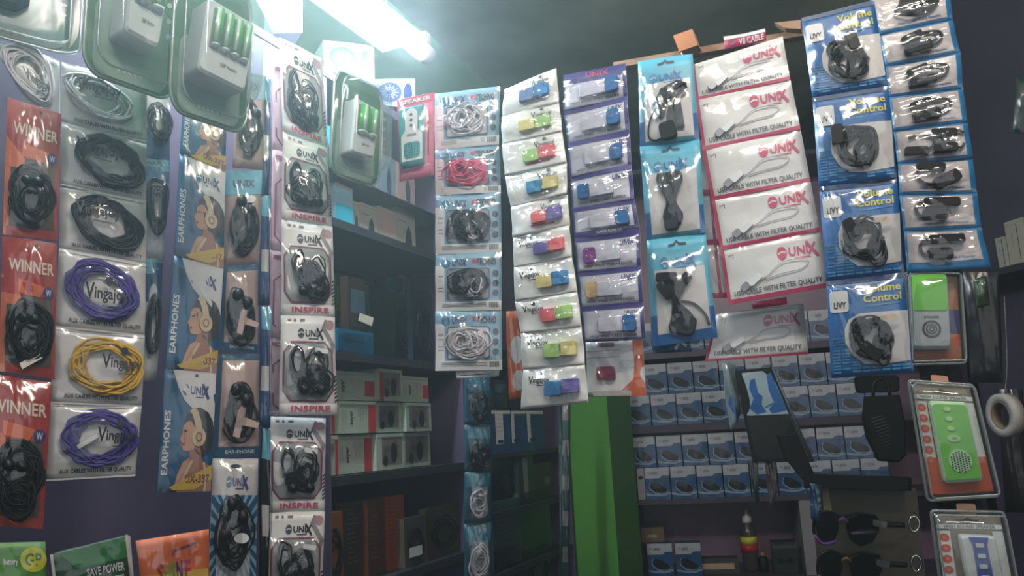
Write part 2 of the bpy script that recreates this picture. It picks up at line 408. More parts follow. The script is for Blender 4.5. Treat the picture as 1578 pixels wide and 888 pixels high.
# right cabinet
t = T('side_cabinet', 'dark purple cabinet side along the right edge of the shop', 'cabinet', RA.p(.5, 0, .15))
t.part('side_panel', MB().abox(RA, 0, 1.7, .1, zB(1300, 120), 0, .02, PURPD))
t.part('plinth', MB().abox(RA, 0, 1.7, 0, .1, .03, .3, EDGE))
t.part('top_board', MB().abox(RA, 0, 1.7, zB(1300, 120), zB(1300, 120) + .02, 0, .3, PURPD))
rz = RA.hit(1562, 422)[1]; ra = RA.hit(1530, 422)[0]
t.part('shelf', MB().abox(RA, ra, 1.6, rz - .02, rz, -.14, 0, EDGE))

# ------------------------------------------------------------------ fluorescent tube over the left cabinet
TE = P(654, 82, 1.92)                                # far end of the tube
dr = V((math.sin(math.radians(24)), math.cos(math.radians(24)), 0))
side = V((dr.y, -dr.x, 0))
t = T('tube_light', 'glowing fluorescent tube running along the top of the left cabinet', 'tube light', TE - dr * .6 )
EM = mat('glowing_tube', (226, 246, 255), .4, emit=TUBE_E)
nearp = TE - dr * 1.2
t.part('tube', MB().tubew([TE - dr * .012, nearp + dr * .012], .022, EM, 16, sub=1), 'blue-white glowing glass tube')
END = mat('tube_end_cap', (190, 180, 165), .4)
for q in (TE, nearp):
    t.part('lamp_holder', MB().abox(Axes(q, 66), -.012, .012, q.z - .01, q.z + .055, -.012, .012, END))
    t.part('end_cap', MB().tubew([q - dr * .014, q + dr * .014], .024, END, 16, sub=1))
TA = Axes(nearp - side * .035, 66)
RP = Axes(nearp, 66)
t.part('reflector', MB().abox(RP, -.02, 1.2, nearp.z + .034, nearp.z + .038, -.012, .125, mat('white_enamel', (235, 238, 238), .35)), 'white enamel reflector')
t.part('batten', MB().abox(RP, -.02, 1.2, nearp.z + .038, nearp.z + .07, .03, .08, MATS['white_enamel']))
for q in (.1, 1.1):
    t.part('bracket', MB().abox(Axes(nearp, 66), q, q + .01, nearp.z + .07, ceil_z, .05, .06, END))

# ------------------------------------------------------------------ pouch kinds
def aux_pouch(fr, label, cm, group='aux cable pouches in the white strip', cu=.52, cv=.47, ru=.33, rv=.3, thick=12, logo='r', tie=False, ang=.3, txt=True):
    t = T('cable_pouch', label, 'cable pouch', fr.root(), group)
    b = MB().sheet(fr, POUCHD)
    for v in (.012, .988): b.patch(fr, 0, v - .012, 1, v + .012, POUCH, .0012, 8, 1)
    if txt: b.text(fr, 'AUX CABLES WITH FILTER QUALITY', .14, .855, .95, .925, INK, bold=True)
    t.part('bag', b)
    c = MB().coil(fr, cu, cv, ru, rv, thick * 2, .0019, cm, sd(), .3, .003, .007, .004, 12, ang)
    if tie: c.conn(fr, cu - ru * .4, cv + .02, .03, .006, -35, .004, .011, WHITE)
    t.part('cable_coil', c)
    fl = MB().film(fr, FILM, .011); L_ = {'r': (.52, .2, .97, .52), 'l': (.16, .1, .68, .44), 'c': (.3, .28, .78, .62)}[logo]
    ving(fl, fr, *L_, w=.0145)
    t.part('plastic_film', fl)
def quads(pts):
    """pts: list of ((xl,yl),(xr,yr)) dividers from the top down -> quads TL TR BR BL"""
    return [(pts[i][0], pts[i][1], pts[i + 1][1], pts[i + 1][0]) for i in range(len(pts) - 1)]
# --- red WINNER strip at the left edge
axw = plane(42, 480, 1.02, 34)
for i, q in enumerate([((12, 150), (94, 176), (88, 372), (4, 362)), ((4, 364), (88, 376), (84, 585), (-2, 572)), ((-26, 574), (80, 590), (66, 816), (-30, 808))]):
    fr = Fr(q, axw, sd()); lo = i == 2
    t = T('accessory_pouch', 'red pouch of black earphones at the left edge, ' + ['topmost of three', 'middle of three, small white price sticker', 'lowest of three'][i], 'earphone pouch', fr.root(), 'red pouches at the left edge')
    b = MB().sheet(fr, mat('clear_backing', (92, 84, 70), .4, var=.3))
    b.patch(fr, 0, 0, 1, .42, RED, .0008)
    b.poly(fr, [(0, .28), (.35, .42), (.35, .5), (0, .5)], ORG); b.poly(fr, [(.3, .3), (.8, .34), (.7, .42), (.3, .4)], ORG, .0011)
    b.patch(fr, 0, .42, .1, 1, ORG, .0009, 1, 6); b.patch(fr, .05, .93, 1, 1, RED, .0009, 5, 1)
    b.patch(fr, .92, .42, 1, .95, RED, .0009, 1, 5)
    b.text(fr, 'WINNER', .12, .16, .95, .25, mat('cream_print', (235, 215, 195), .5), bold=True)
    b.poly(fr, ell(.86, .38, .1, .045, 16), NAVY, .0014); b.text(fr, 'W', .81, .355, .91, .405, WHITE, .0018)
    b.poly(fr, ell(.62, .04, .03, .012, 10), INK, .0012)
    t.part('bag', b)
    c = MB().coil(fr, .5, .68, .3, .16, 14, .0016, BLKC, sd(), .5, .003, .01, .02)
    c.coil(fr, .5, .72, .2, .1, 8, .0016, BLKC, sd(), .5, .006, .01, .03)
    for k in range(2): c.ball(fr, .4 + .2 * k, .6, .012, .008, BLK)
    t.part('earphones', c)
    if i == 1:
        t.part('price_sticker', MB().prism(fr, [(.35, .93), (.7, .83), (.75, .87), (.4, .97)], .012, .0126, mat('paper_sticker', (220, 215, 205), .6)), 'white price sticker')
    t.part('plastic_film', MB().film(fr, FILMC, .014))
# dark sliver of a strip hanging left of the red pouches is out of frame; slanting pouch with a white coil above them
fr = Fr(((-10, 62), (92, 92), (94, 210), (34, 150)), plane(50, 130, 1.06, 34), sd())
aux_pouch(fr, 'slanting pouch with a pale pink-white cable coil above the red pouches', WHTC, cu=.4, cv=.42, ru=.36, rv=.36, thick=9, logo='c', txt=False)
# --- Vingajoy aux strip
axa = plane(155, 450, 1.08, 32)
div = [((94, 95), (226, 130)), ((95, 190), (226, 221)), ((93, 286), (225, 312)), ((91, 384), (225, 409)), ((84, 505), (223, 519)), ((77, 622), (218, 628)), ((70, 742), (208, 734))]
spec = [('white aux cable coil pouch half hidden under the battery charger blisters', WHTC, 'l', 8, .42),
        ('black aux cable coil pouch, upper of the two black coils in the white strip', GRYC, 'l', 13, .56),
        ('black aux cable coil pouch directly above the purple coils', GRYC, 'l', 14, .56),
        ('purple aux cable coil pouch above the yellow one', PURC, 'c', 13, .5),
        ('yellow aux cable coil pouch between two purple ones', YELC, 'r', 9, .58),
        ('purple aux cable coil pouch at the bottom of the white strip', PURC, 'r', 11, .56)]
for i, q in enumerate(quads(div)):
    s = spec[i]; fr = Fr(q, axa, sd())
    aux_pouch(fr, s[0], s[1], thick=s[3], logo=s[2], cu=s[4], tie=(i == 5), rv=.3 if i else .25, ang=.35 if i < 4 else .1)
# --- teal strip seen behind it
axs = plane(242, 400, 1.2, 40)
for i, q in enumerate(quads([((222, 128), (262, 140)), ((222, 242), (262, 248)), ((224, 400), (252, 402)), ((220, 588), (242, 586))])):
    fr = Fr(q, axs, sd())
    t = T('earphone_pouch', 'blue and clear earphone pouch peeping out behind the white cable strip, ' + ['highest of three', 'middle of three', 'lowest of three'][i], 'earphone pouch', fr.root(), 'blue pouches behind the white cable strip')
    b = MB().sheet(fr, POUCHD); b.patch(fr, 0, 0, 1, .12, SKYB); b.patch(fr, 0, .6 if i == 0 else .02, 1, 1 if i == 0 else .35, BLUE)
    b.poly(fr, ell(.5, .3 if i else .25, .25, .1, 14), WHITE, .0014)
    t.part('bag', b)
    c = MB().coil(fr, .5, .5, .35, .2, 10, .0016, GRYC, sd(), .5, .003, .008, .03); t.part('earphones', c)
    t.part('plastic_film', MB().film(fr, FILMC, .012))
# --- EARPHONES strip with the printed woman
def woman_pouch(fr, label, model):
    t = T('earphone_pouch', label, 'earphone pouch', fr.root(), 'blue earphone pouches with a printed woman')
    b = MB().sheet(fr, BLUE)
    b.poly(fr, [(.16, 0), (1, 0), (1, .45), (.82, .39), (.62, .33), (.42, .25), (.28, .14), (.2, .05)], POUCHD, .0009)
    b.poly(fr, ell(.62, .035, .035, .014, 10), INK, .0014)
    unix(b, fr, .36, .1, .88, .22, TEALINK, NAVY)
    b.text(fr, 'EARPHONES', .05, .34, .17, .86, WHITE, rot=1)
    # hair, profile, neck and shoulders, headphones
    b.poly(fr, [(.42, .46), (.46, .38), (.56, .32), (.72, .3), (.88, .34), (.985, .42), (.99, .58), (.94, .68), (.82, .72), (.68, .68), (.58, .56), (.52, .48)], HAIR, .0012)
    b.poly(fr, [(.47, .43), (.56, .42), (.64, .47), (.68, .56), (.64, .65), (.5, .67), (.43, .66), (.42, .63), (.39, .625), (.4, .595), (.36, .57), (.41, .52), (.41, .47)], SKIN, .0014)
    b.poly(fr, [(.44, .5), (.5, .49), (.5, .505), (.44, .515)], HAIR, .0017)
    b.poly(fr, [(.4, .605), (.46, .6), (.46, .62), (.41, .625)], MAGD, .0017)
    b.poly(fr, [(.56, .62), (.76, .62), (.8, .74), (1, .8), (1, 1), (.36, 1), (.42, .86), (.48, .76), (.56, .72)], SKIND, .0012)
    b.poly(fr, [(.44, .76), (.58, .72), (.52, .86), (.3, .97), (.36, .86)], SKIN, .0015)
    b.line(fr, [(.62, .74), (.5, .86), (.4, .98)], .004, BEIGE, .0017); b.line(fr, [(.84, .76), (.9, .88), (.88, 1)], .003, BEIGE, .0017)
    b.line(fr, [(.56, .32), (.62, .34), (.69, .42), (.72, .5)], .009, BEIGE, .002)
    b.prism(fr, ell(.72, .55, .13, .08, 18), .001, .003, BEIGE); b.poly(fr, ell(.72, .55, .065, .043, 16), SKIND, .0034); b.poly(fr, ell(.72, .55, .04, .026, 14), BEIGE, .0038)
    b.poly(fr, [(.22, .96), (1, .78), (1, .9), (.7, .98), (.3, .985)], mat('mustard_print', (205, 170, 60), .5), .0019)
    b.text(fr, model, .5, .86, .96, .93, MAGD, .0024)
    t.part('card', b)
    t.part('plastic_film', MB().film(fr, FILM, .003, edge=.0045, cr=.0008))
axe = plane(295, 500, 1.2, 32)
div = [((284, 140), (350, 152)), ((277, 236), (347, 267)), ((268, 394), (344, 415)), ((254, 568), (333, 576)), ((241, 760), (324, 757))]
for i, q in enumerate(quads(div)):
    fr = Fr(q, axe, sd(), .0008)
    woman_pouch(fr, 'blue earphone pouch printed with a woman in headphones, ' + ['topmost, half hidden by a charger blister', 'second from the top', 'third from the top', 'lowest, yellow strap across the bottom'][i], 'UX-337')
# --- strip of black earphones in clear bags, next column
axf = plane(365, 480, 1.25, 34)
fq = [((366, 108), (408, 118), (405, 262), (358, 258)), ((348, 264), (404, 262), (400, 406), (344, 410)), ((344, 412), (398, 408), (397, 545), (338, 540)), ((337, 546), (400, 546), (398, 704), (328, 706)), ((328, 707), (398, 707), (394, 905), (320, 905))]
PINKB = mat('dusty_pink_card', (186, 160, 152), .5, var=.1)
for i, q in enumerate(fq):
    fr = Fr(q, axf, sd())
    lab = ['black earphones on a pink card with a pale blue header, top of its column', 'black earphones under a blue header with an oval white sticker, second in its column', 'black earphones with a white label streak, middle of its column', 'black earphones in a clear bag with blue edge, fourth in its column', 'white header pouch with blue rays around black earphones, lowest in its column'][i]
    t = T('earphone_pouch', lab, 'earphone pouch', fr.root(), 'clear bags of black earphones')
    b = MB().sheet(fr, PINKB if i < 4 else POUCHD)
    if i in (0, 1): b.patch(fr, 0, 0, 1, .26, PBLUE if i == 0 else SKYB); b.text(fr, 'UNIX', .2, .1, .8, .18, NAVY)
    if i in (2, 3): b.patch(fr, 0, 0, 1, .06, BLUE); b.patch(fr, 0, .9, 1, 1, BLUE); b.text(fr, 'EAR-PHONE', .25, .93, .9, .965, WHITE); b.patch(fr, 0, .0, .1, 1, BLUE, .001, 1, 6)
    if i == 4:
        unix(b, fr, .3, .13, .78, .24, TEALINK, NAVY); b.poly(fr, ell(.5, .06, .12, .015, 12), INK)
        b.patch(fr, 0, .29, 1, 1, BLUE, .0007)
        for k in range(26):
            a = 2 * PI * k / 26; cx, cy = .5, .6
            p = []
            for rr, da in ((.3, 0), (1, -.06), (1, .06)):
                x = cx + rr * .75 * math.cos(a + da); y = cy + rr * .5 * math.sin(a + da); p.append((min(1, max(0, x)), min(1, max(.29, y))))
            b.poly(fr, p, PBLUE, .0011)
        b.text(fr, 'UX-22', .3, .355, .68, .405, PBLUE, .0016); b.patch(fr, .14, .43, .86, .97, POUCHD, .0014)
    t.part('card', b)
    c = MB().coil(fr, .5, .62, .28, .2, 10, .0016, BLKC, sd(), .5, .004, .008, .03)
    c.coil(fr, .45, .5, .18, .14, 5, .0015, BLKC, sd(), .5, .006, .008, .03)
    for k in range(2): c.ball(fr, .38 + .25 * k, .36 + .1 * k, .014, .009, BLK, 1, 1.3)
    t.part('earphones', c)
    s = MB(); s.poly(fr, ell(.62, .42, .17, .05, 16), WHITE, .02)
    if i in (1, 4): t.part('oval_sticker', MB().prism(fr, ell(.6, .34 if i == 1 else .62, .16, .04, 18), .018, .0186, WHITE), 'white oval sticker')
    if i in (2, 3): t.part('paper_label', MB().prism(fr, [(.45, .55), (.65, .45), (.6, .62), (.95, .68), (.9, .73), (.55, .7), (.5, .82), (.35, .8)], .016, .0166, PINKB))
    t.part('plastic_film', MB().film(fr, FILMC, .018))
# folded dark strip edge between two columns
axg = plane(408, 500, 1.3, 48)
for i, (ya, yb) in enumerate(((118, 300), (300, 470), (470, 660), (660, 900))):
    fr = Fr(((404, ya), (418, ya + 4), (416, yb), (400, yb)), axg, sd(), .002)
    t = T('folded_pouch', 'dark blue pouch seen edge-on in the gap beside the pink octagon strip, ' + ['uppermost', 'second down', 'third down', 'lowest'][i], 'earphone pouch', fr.root(), 'edge-on pouches')
    b = MB().sheet(fr, DKBL if i < 3 else BLK, .004); b.patch(fr, 0, 0, 1, .2, SKYB); b.patch(fr, .1, .5, .8, .7, POUCHD)
    t.part('bag', b); t.part('plastic_film', MB().film(fr, FILMC, .01))
# --- INSPIRE strip, white with magenta octagon windows
OCT = lambda u0, v0, u1, v1, c: [(u0 + c, v0), (u1 - c, v0), (u1, v0 + c * .8), (u1, v1 - c * .8), (u1 - c, v1), (u0 + c, v1), (u0, v1 - c * .8), (u0, v0 + c * .8)]
GRYP = mat('grey_print', (140, 132, 136), .5); WIND = mat('grey_window', (150, 156, 158), .5, var=.15)
def octo_pouch(fr, label, k):
    t = T('earphone_pouch', label, 'earphone pouch', fr.root(), 'white pouches with magenta octagon frames')
    b = MB().sheet(fr, POUCH)
    for x, wd in ((.12, .06), (.23, .04), (.34, .09)): b.patch(fr, x, .035, x + wd, .06, GRYP, .001, 1, 1)
    unix(b, fr, .3, .12, .78, .235, INKG, INK)
    b.line(fr, [(.84, .04), (.78, .12), (.86, .2), (.96, .3), (.9, .4)], .007, GRYP); b.poly(fr, ell(.9, .09, .08, .05, 14), mat('mauve_print', (170, 130, 140), .5))
    for j in range(7): b.poly(fr, [(.955, .62 + j * .04), (1, .60 + j * .04), (1, .62 + j * .04), (.955, .64 + j * .04)], INK)
    o = OCT(.06, .27, .93, .86, .13); b.poly(fr, o, WIND, .0011); b.line(fr, o, .003, MAGD, .0016, True)
    b.text(fr, 'INSPIRE', .2, .905, .88, .965, MAG)
    t.part('card', b)
    R_ = random.Random(k * 7 + 1); c = MB().coil(fr, .48 + R_.uniform(-.06, .1), .65, .17 + R_.uniform(0, .06), .13 + R_.uniform(-.03, .03), 13, .0017, BLKC, sd(), .6, .004, .009, .02, ang=R_.uniform(-.6, .6))
    c.coil(fr, .62, .52, .16, .15, 4, .0014, BLKC, sd(), .4, .004, .009, .02); c.coil(fr, .3, .48, .1, .14, 4, .0014, BLKC, sd(), .3, .004, .009, .02)
    for j in range(2): c.ball(fr, .4 + .3 * j, .75, .012, .009, BLK)
    if k > 2: c.conn(fr, .72, .36, .022, .008, 10, .006, .012, WHITE)
    t.part('earphones', c)
    t.part('plastic_film', MB().film(fr, FILMC, .014, v0=.25, v1=.88))
axi = plane(470, 400, 1.33, 26)
iq = quads([((430, 58), (497, 90)), ((436, 203), (504, 228)), ((434, 338), (512, 350)), ((433, 486), (516, 488)), ((430, 640), (520, 640))])
for i, q in enumerate(iq):
    octo_pouch(Fr(q, axi, sd(), .0015), 'white pouch with a magenta octagon window, ' + ['topmost, beside the glowing tube', 'second from the top', 'third from the top with looping black wires', 'fourth from the top, INSPIRE printed large below'][i], i)
axi2 = plane(460, 760, 1.36, 26)
for i, q in enumerate(quads([((414, 642), (502, 645)), ((414, 790), (500, 788)), ((410, 945), (496, 940))])):
    octo_pouch(Fr(q, axi2, sd(), .0012), 'white pouch with a magenta octagon window, ' + ['hanging below the INSPIRE lettering', 'cut off by the bottom edge of the photo'][i], i + 3)
axi3 = plane(430, 400, 1.37, 30)
for i, q in enumerate(quads([((420, 95), (440, 100)), ((420, 230), (442, 236)), ((416, 385), (442, 390)), ((414, 520), (440, 524)), ((414, 640), (440, 642))])):
    fr = Fr(q, axi3, sd())
    t = T('earphone_pouch', 'pinkish pouch mostly hidden behind the octagon strip, ' + ['uppermost sliver', 'second sliver down', 'third sliver down', 'lowest sliver'][i], 'earphone pouch', fr.root(), 'pouches behind the octagon strip')
    b = MB().sheet(fr, mat('pink_grey_pouch', (196, 160, 170), .4, var=.12)); b.line(fr, [(.8, .25), (.25, .35), (.25, .85), (.8, .95)], .003, MAGD); b.patch(fr, .2, .05, .9, .1, MAGD, .001, 2, 1)
    t.part('card', b); t.part('plastic_film', MB().film(fr, FILM, .006))
# --- TECHNO strip
axt = plane(720, 360, 1.35, -9)
tq = quads([((669, 145), (771, 133)), ((670, 231), (769, 223)), ((671, 301), (772, 297)), ((671, 392), (773, 389)), ((671, 480), (773, 478)), ((671, 572), (774, 570))])
tl = [('white cable in the window, topmost', WHTC), ('bright pink cable in the window', PNKC), ('dark cable in the window, just below the pink one', GRYC), ('dark cable in the window, just above the lowest pouch', GRYC), ('white cable in the window, lowest', WHTC)]
for i, q in enumerate(tq):
    fr = Fr(q, axt, sd())
    t = T('cable_pouch', 'pale blue TECHNO pouch with ' + tl[i][0], 'cable pouch', fr.root(), 'pale blue TECHNO pouches')
    b = MB().sheet(fr, PBLUE)
    b.patch(fr, 0, .84, 1, 1, POUCH, .0008, 6, 2); b.patch(fr, 0, .22, .14, .84, POUCH, .0008, 2, 5)
    b.poly(fr, ell(.16, .17, .07, .08, 14), TEALINK); b.text(fr, 'UNIX', .25, .1, .47, .22, NAVY, slant=.05); b.text(fr, 'TECHNO', .64, .1, .92, .22, INK)
    b.line(fr, [(.56, .14), (.63, .14)], .006, PINKINK)
    b.patch(fr, .2, .29, .8, .79, mat('pale_window', (200, 200, 204), .5) if i in (0, 4) else (mat('pink_window', (210, 90, 130), .5) if i == 1 else mat('mid_window', (140, 140, 150), .5, var=.3)), .001)
    b.line(fr, rrect(.18, .27, .82, .81, .04, .04, 3), .0014, INKG, .0014, True)
    for v in (.36, .53, .7): b.poly(fr, ell(.91, v, .045, .055, 14), INKG, .0013)
    for v in (.875, .9, .925): b.line(fr, [(.1, v), (.78, v)], .0008, INKG)
    for k in range(9): b.patch(fr, .82 + k * .016, .86, .828 + k * .016, .95, INK, .0012, 1, 1)
    for v in (.4, .48, .6, .66): b.line(fr, [(.04, v), (.12, v)], .001, INKG)
    t.part('card', b)
    c = MB().coil(fr, .5, .56, .22, .18, 9, .0016, tl[i][1], sd(), .6, .003, .007, .03)
    c.coil(fr, .42, .5, .1, .14, 4, .0016, tl[i][1], sd(), .5, .005, .007, .03); c.coil(fr, .62, .58, .1, .14, 3, .0016, WHTC if i != 1 else PNKC, sd(), .5, .003, .006, .03)
    c.conn(fr, .35, .66, .02, .007, 20, .003, .009, tl[i][1]); c.conn(fr, .66, .42, .02, .007, -40, .003, .009, tl[i][1])
    t.part('cable', c)
    t.part('plastic_film', MB().film(fr, FILMC, .012, cr=.002))
fr = Fr(((700, 560), (772, 560), (768, 580), (704, 584)), axt, sd(), d=.008)
t = T('cable_pouch', 'edge of a white pouch showing just below the lowest TECHNO pouch', 'cable pouch', fr.root()); b = MB().sheet(fr, POUCH); b.line(fr, [(.1, .8), (.9, .8)], .001, INKG); t.part('card', b)
t.part('plastic_film', MB().film(fr, FILM, .003))
# --- Vingajoy card reader strip with two-colour readers
C = {n: mat(n + '_reader_plastic', c, .35, var=.05) for n, c in dict(blue=(70, 136, 190), violet=(112, 102, 166), green=(168, 208, 124), yellow=(222, 210, 140), red=(226, 112, 116), cyan=(70, 146, 190), lime=(180, 200, 100), slate=(120, 144, 190)).items()}
axj = plane(840, 370, 1.28, -20)
div = [((777, 137), (857, 105)), ((773, 180), (861, 158)), ((774, 223), (866, 203)), ((778, 271), (874, 252)), ((787, 320), (874, 299)), ((790, 366), (878, 348)), ((792, 413), (882, 397)), ((794, 465), (890, 451)), ((802, 514), (897, 505)), ((806, 570), (902, 563)), ((802, 631), (907, 620))]
cols = [('slate', 'blue'), ('yellow', 'green'), ('green', 'red'), ('cyan', 'yellow'), ('red', 'violet'), ('violet', 'red'), ('yellow', 'blue'), ('red', 'green'), ('green', 'yellow'), ('blue', 'violet')]
for i, q in enumerate(quads(div)):
    fr = Fr(q, axj, sd(), .0018); a, c2 = cols[i]
    t = T('card_reader_pouch', 'silvery pouch holding a %s and %s card reader, %s in its strip' % (a, c2, ORD[i] if i < 9 else 'lowest'), 'card reader pouch', fr.root(), 'silvery pouches of two-colour card readers')
    b = MB().sheet(fr, SILVER)
    if i < 5: ving(b, fr, .52, .06, .86, .34, INKG)
    else: ving(b, fr, .1, .1, .44, .4, INK)
    b.line(fr, [(.02, .97), (.98, .97)], .0016, GRYP)
    if i in (2, 4): b.line(fr, [(.35, .78), (.75, .78)], .003, PINKINK)
    t.part('bag', b)
    c = MB(); x = .38 if i in (0, 1, 2, 3) else .42; xs = x - .02 * (i == 1)
    c.prism(fr, rrect(xs - .05, .36, xs + .22, .74, .03, .04, 3), .001, .009, C[a], .002); 
    t.part('reader_body', c, a + ' half of the card reader')
    c = MB(); c.prism(fr, rrect(xs + .21, .33, xs + .48, .72, .03, .04, 3), .001, .010, C[c2], .002); c.line(fr, [(xs + .23, .4), (xs + .23, .6)], .001, INK, .011)
    t.part('reader_cap', c, c2 + ' half of the card reader')
    t.part('plastic_film', MB().film(fr, FILMC, .012, cr=.0025))
# orange slivers behind it, and the orange pouch under the UNIX readers
axo = plane(790, 560, 1.36, -18)
fr = Fr(((780, 480), (815, 478), (815, 612), (784, 616)), axo, sd())
t = T('orange_pouch', 'orange and white pouch showing along the left of the silvery strip', 'pouch', fr.root()); b = MB().sheet(fr, ORG); b.poly(fr, ell(.45, .45, .3, .16, 16), POUCH); b.poly(fr, ell(.5, .8, .3, .12, 16), POUCH); t.part('card', b); t.part('plastic_film', MB().film(fr, FILMC, .006))
# --- UNIX card reader strip
axk = plane(930, 330, 1.3, -19)
div = [((869, 117), (964, 97)), ((869, 171), (967, 148)), ((875, 221), (970, 200)), ((879, 273), (973, 253)), ((882, 322), (977, 306)), ((886, 368), (986, 354)), ((890, 419), (988, 409)), ((895, 473), (991, 465)), ((900, 526), (995, 522))]
rc = ['blue', 'blue', 'blue', 'blue', 'blue', 'violet', 'yellow', 'blue']; side_ = [1, 1, 1, 0, 1, 0, 0, 1]
RW = mat('reader_white', (206, 206, 222), .35)
CB = mat('deep_blue_reader', (40, 96, 150), .35); CV = mat('plum_reader', (130, 60, 140), .35); CY = mat('tan_reader', (196, 170, 120), .35)
kl = ['topmost, just below the violet header', 'blue cap at the right, second from the top', 'blue cap at the right, third from the top', 'blue cap at the left, fourth from the top', 'above the wide CARD READER band', 'plum cap at the left', 'tan cap at the left', 'blue cap at the right, lowest of its strip']
for i, q in enumerate(quads(div)):
    fr = Fr(q, axk, sd(), .0014)
    t = T('card_reader_pouch', 'violet-banded pouch with a white card reader, ' + kl[i], 'card reader pouch', fr.root(), 'violet-banded card reader pouches')
    b = MB().sheet(fr, mat('lilac_pouch', (200, 200, 214), .4, var=.08, bump=.4, coat=.3))
    b.patch(fr, 0, 0, 1, .14 if i else .3, PURB); b.patch(fr, .94, 0, 1, 1, PURB, .0009, 1, 6); b.patch(fr, 0, 0, .025, 1, PURB, .0009, 1, 6)
    if i == 4: b.patch(fr, 0, .82, 1, 1, PURB, .0009); b.text(fr, 'CARD READER', .35, .86, .75, .95, WHITE, .0014)
    if i == 7: b.patch(fr, 0, .95, 1, 1, PURB, .0009, 4, 1)
    b.text(fr, 'UNIX', .68, .2 if i else .34, .9, .36 if i else .48, NAVY, slant=.06)
    b.text(fr, 'HIGH SPEED CARD READER', .12, .84 if i != 4 else .72, .88, .92 if i != 4 else .78, INKG)
    if i == 0: b.text(fr, 'UNIX', .36, .06, .72, .2, PINKINK, .0014)
    t.part('bag', b)
    m = {'blue': CB, 'violet': CV, 'yellow': CY}[rc[i]]
    if side_[i]: x0, x1, c0, c1 = .26, .7, .67, .88
    else: x0, x1, c0, c1 = .3, .7, .12, .32
    t.part('reader_body', MB().prism(fr, rrect(x0, .38, x1, .78, .03, .04, 3), .001, .008, RW, .002), 'white card reader body')
    t.part('reader_cap', MB().prism(fr, rrect(c0, .34, c1, .8, .05, .1, 4), .001, .011, m, .002))
    t.part('plastic_film', MB().film(fr, FILMC, .012, cr=.002, v0=.12))
fr = Fr(((903, 528), (990, 524), (996, 610), (906, 612)), plane(950, 570, 1.34, -19), sd())
t = T('card_reader_pouch', 'orange-edged clear pouch with a dark red card reader hanging below the violet-banded strip', 'card reader pouch', fr.root())
b = MB().sheet(fr, POUCH); b.poly(fr, [(.82, 0), (1, 0), (1, 1), (.62, 1), (.6, .88), (.8, .7), (.84, .4)], ORG)
b.line(fr, [(0, .18), (.6, .16)], .001, GRYP); b.line(fr, [(0, .3), (.6, .28)], .001, GRYP); b.patch(fr, .1, .9, .75, .99, POUCHD, .0012, 3, 1); b.patch(fr, .2, .02, .5, .1, MAGD, .0012, 2, 1)
t.part('bag', b); t.part('card_reader', MB().prism(fr, rrect(.18, .46, .5, .7, .03, .04, 3), .001, .01, mat('maroon_plastic', (130, 40, 70), .35), .002), 'dark red card reader')
t.part('plastic_film', MB().film(fr, FILMC, .012, cr=.003))
# --- sky blue cable strip
axl = plane(1040, 300, 1.28, -18)
lq = quads([((983, 95), (1067, 82)), ((986, 227), (1078, 214)), ((997, 371), (1087, 359)), ((1006, 535), (1106, 520))])
ll = ['topmost, thick folded cable', 'middle, cable bundle tied at its waist', 'lowest, deep blue bottom edge']
for i, q in enumerate(lq):
    fr = Fr(q, axl, sd(), .0016)
    t = T('cable_pouch', 'sky blue bordered pouch with a black cable, ' + ll[i], 'cable pouch', fr.root(), 'sky blue cable pouches')
    b = MB().sheet(fr, SKYB); b.patch(fr, .1, .3 if i else .28, .92, .95 if i < 2 else .9, POUCHD)
    b.patch(fr, 0, .72, .1, 1, LIVB, .0009, 1, 3); b.patch(fr, .92, .7, 1, 1, LIVB, .0009, 1, 3)
    if i == 2: b.patch(fr, 0, .9, 1, 1, LIVB, .0011, 4, 1)
    b.line(fr, [(.36, .08), (.46, .07), (.5, .04), (.54, .07), (.66, .07)], .004, INKG)
    unix(b, fr, .2, .17, .8, .3, LBL, LIVB)
    t.part('bag', b)
    c = MB()
    if i == 0:
        for k in range(13): c.tube(fr, [(.26 + .017 * k, .55, .004), (.45 + .03 * k, .38, .006 + .001 * k), (.72 + .01 * k, .34 + .01 * k, .006), (.6 + .01 * k, .5, .006), (.5 + .02 * k, .7, .005), (.52 + .02 * k, .86, .005)], .0022, GRYC)
        c.conn(fr, .42, .55, .05, .016, -75, .003, .014, GRYC); c.conn(fr, .68, .42, .03, .014, -60, .003, .014, GRYC); c.conn(fr, .5, .88, .03, .026, 80, .003, .014, BLKC)
        c.tube(fr, [(.4, .5, .004), (.2, .7, .003), (.16, .9, .003), (.3, .96, .003), (.5, .9, .003)], .0016, BLKC)
    elif i == 1:
        for k in range(9):
            x = (k - 4) / 4; c.tube(fr, [(.45 + .17 * x, .32, .005), (.47 + .2 * x, .42, .009), (.47 + .06 * x, .62, .008), (.48 + .15 * x, .78, .006), (.48 + .1 * x, .88, .005)], .0022, GRYC)
        c.conn(fr, .47, .62, .014, .02, 0, .004, .016, BLKC); c.conn(fr, .45, .84, .03, .022, 90, .003, .014, GRYC)
    else:
        for k in range(7):
            x = (k - 3) / 3; c.tube(fr, [(.3 + .1 * x, .4, .005), (.45 + .12 * x, .5, .008), (.42 + .04 * x, .62, .009), (.5 + .16 * x, .78, .007), (.45 + .14 * x, .9, .005)], .0022, BLKC)
        c.conn(fr, .3, .38, .034, .014, 5, .003, .014, BLKC); c.conn(fr, .56, .45, .034, .014, -50, .003, .014, BLKC); c.conn(fr, .25, .5, .03, .014, 60, .003, .014, BLKC)
        c.tube(fr, [(.5, .62, .004), (.7, .66, .004), (.86, .78, .004), (.9, .88, .004)], .002, BLKC); c.conn(fr, .5, .84, .04, .03, 20, .003, .012, GRYC)
    t.part('cable', c); t.part('plastic_film', MB().film(fr, FILMC, .016, cr=.002, v0=.12))
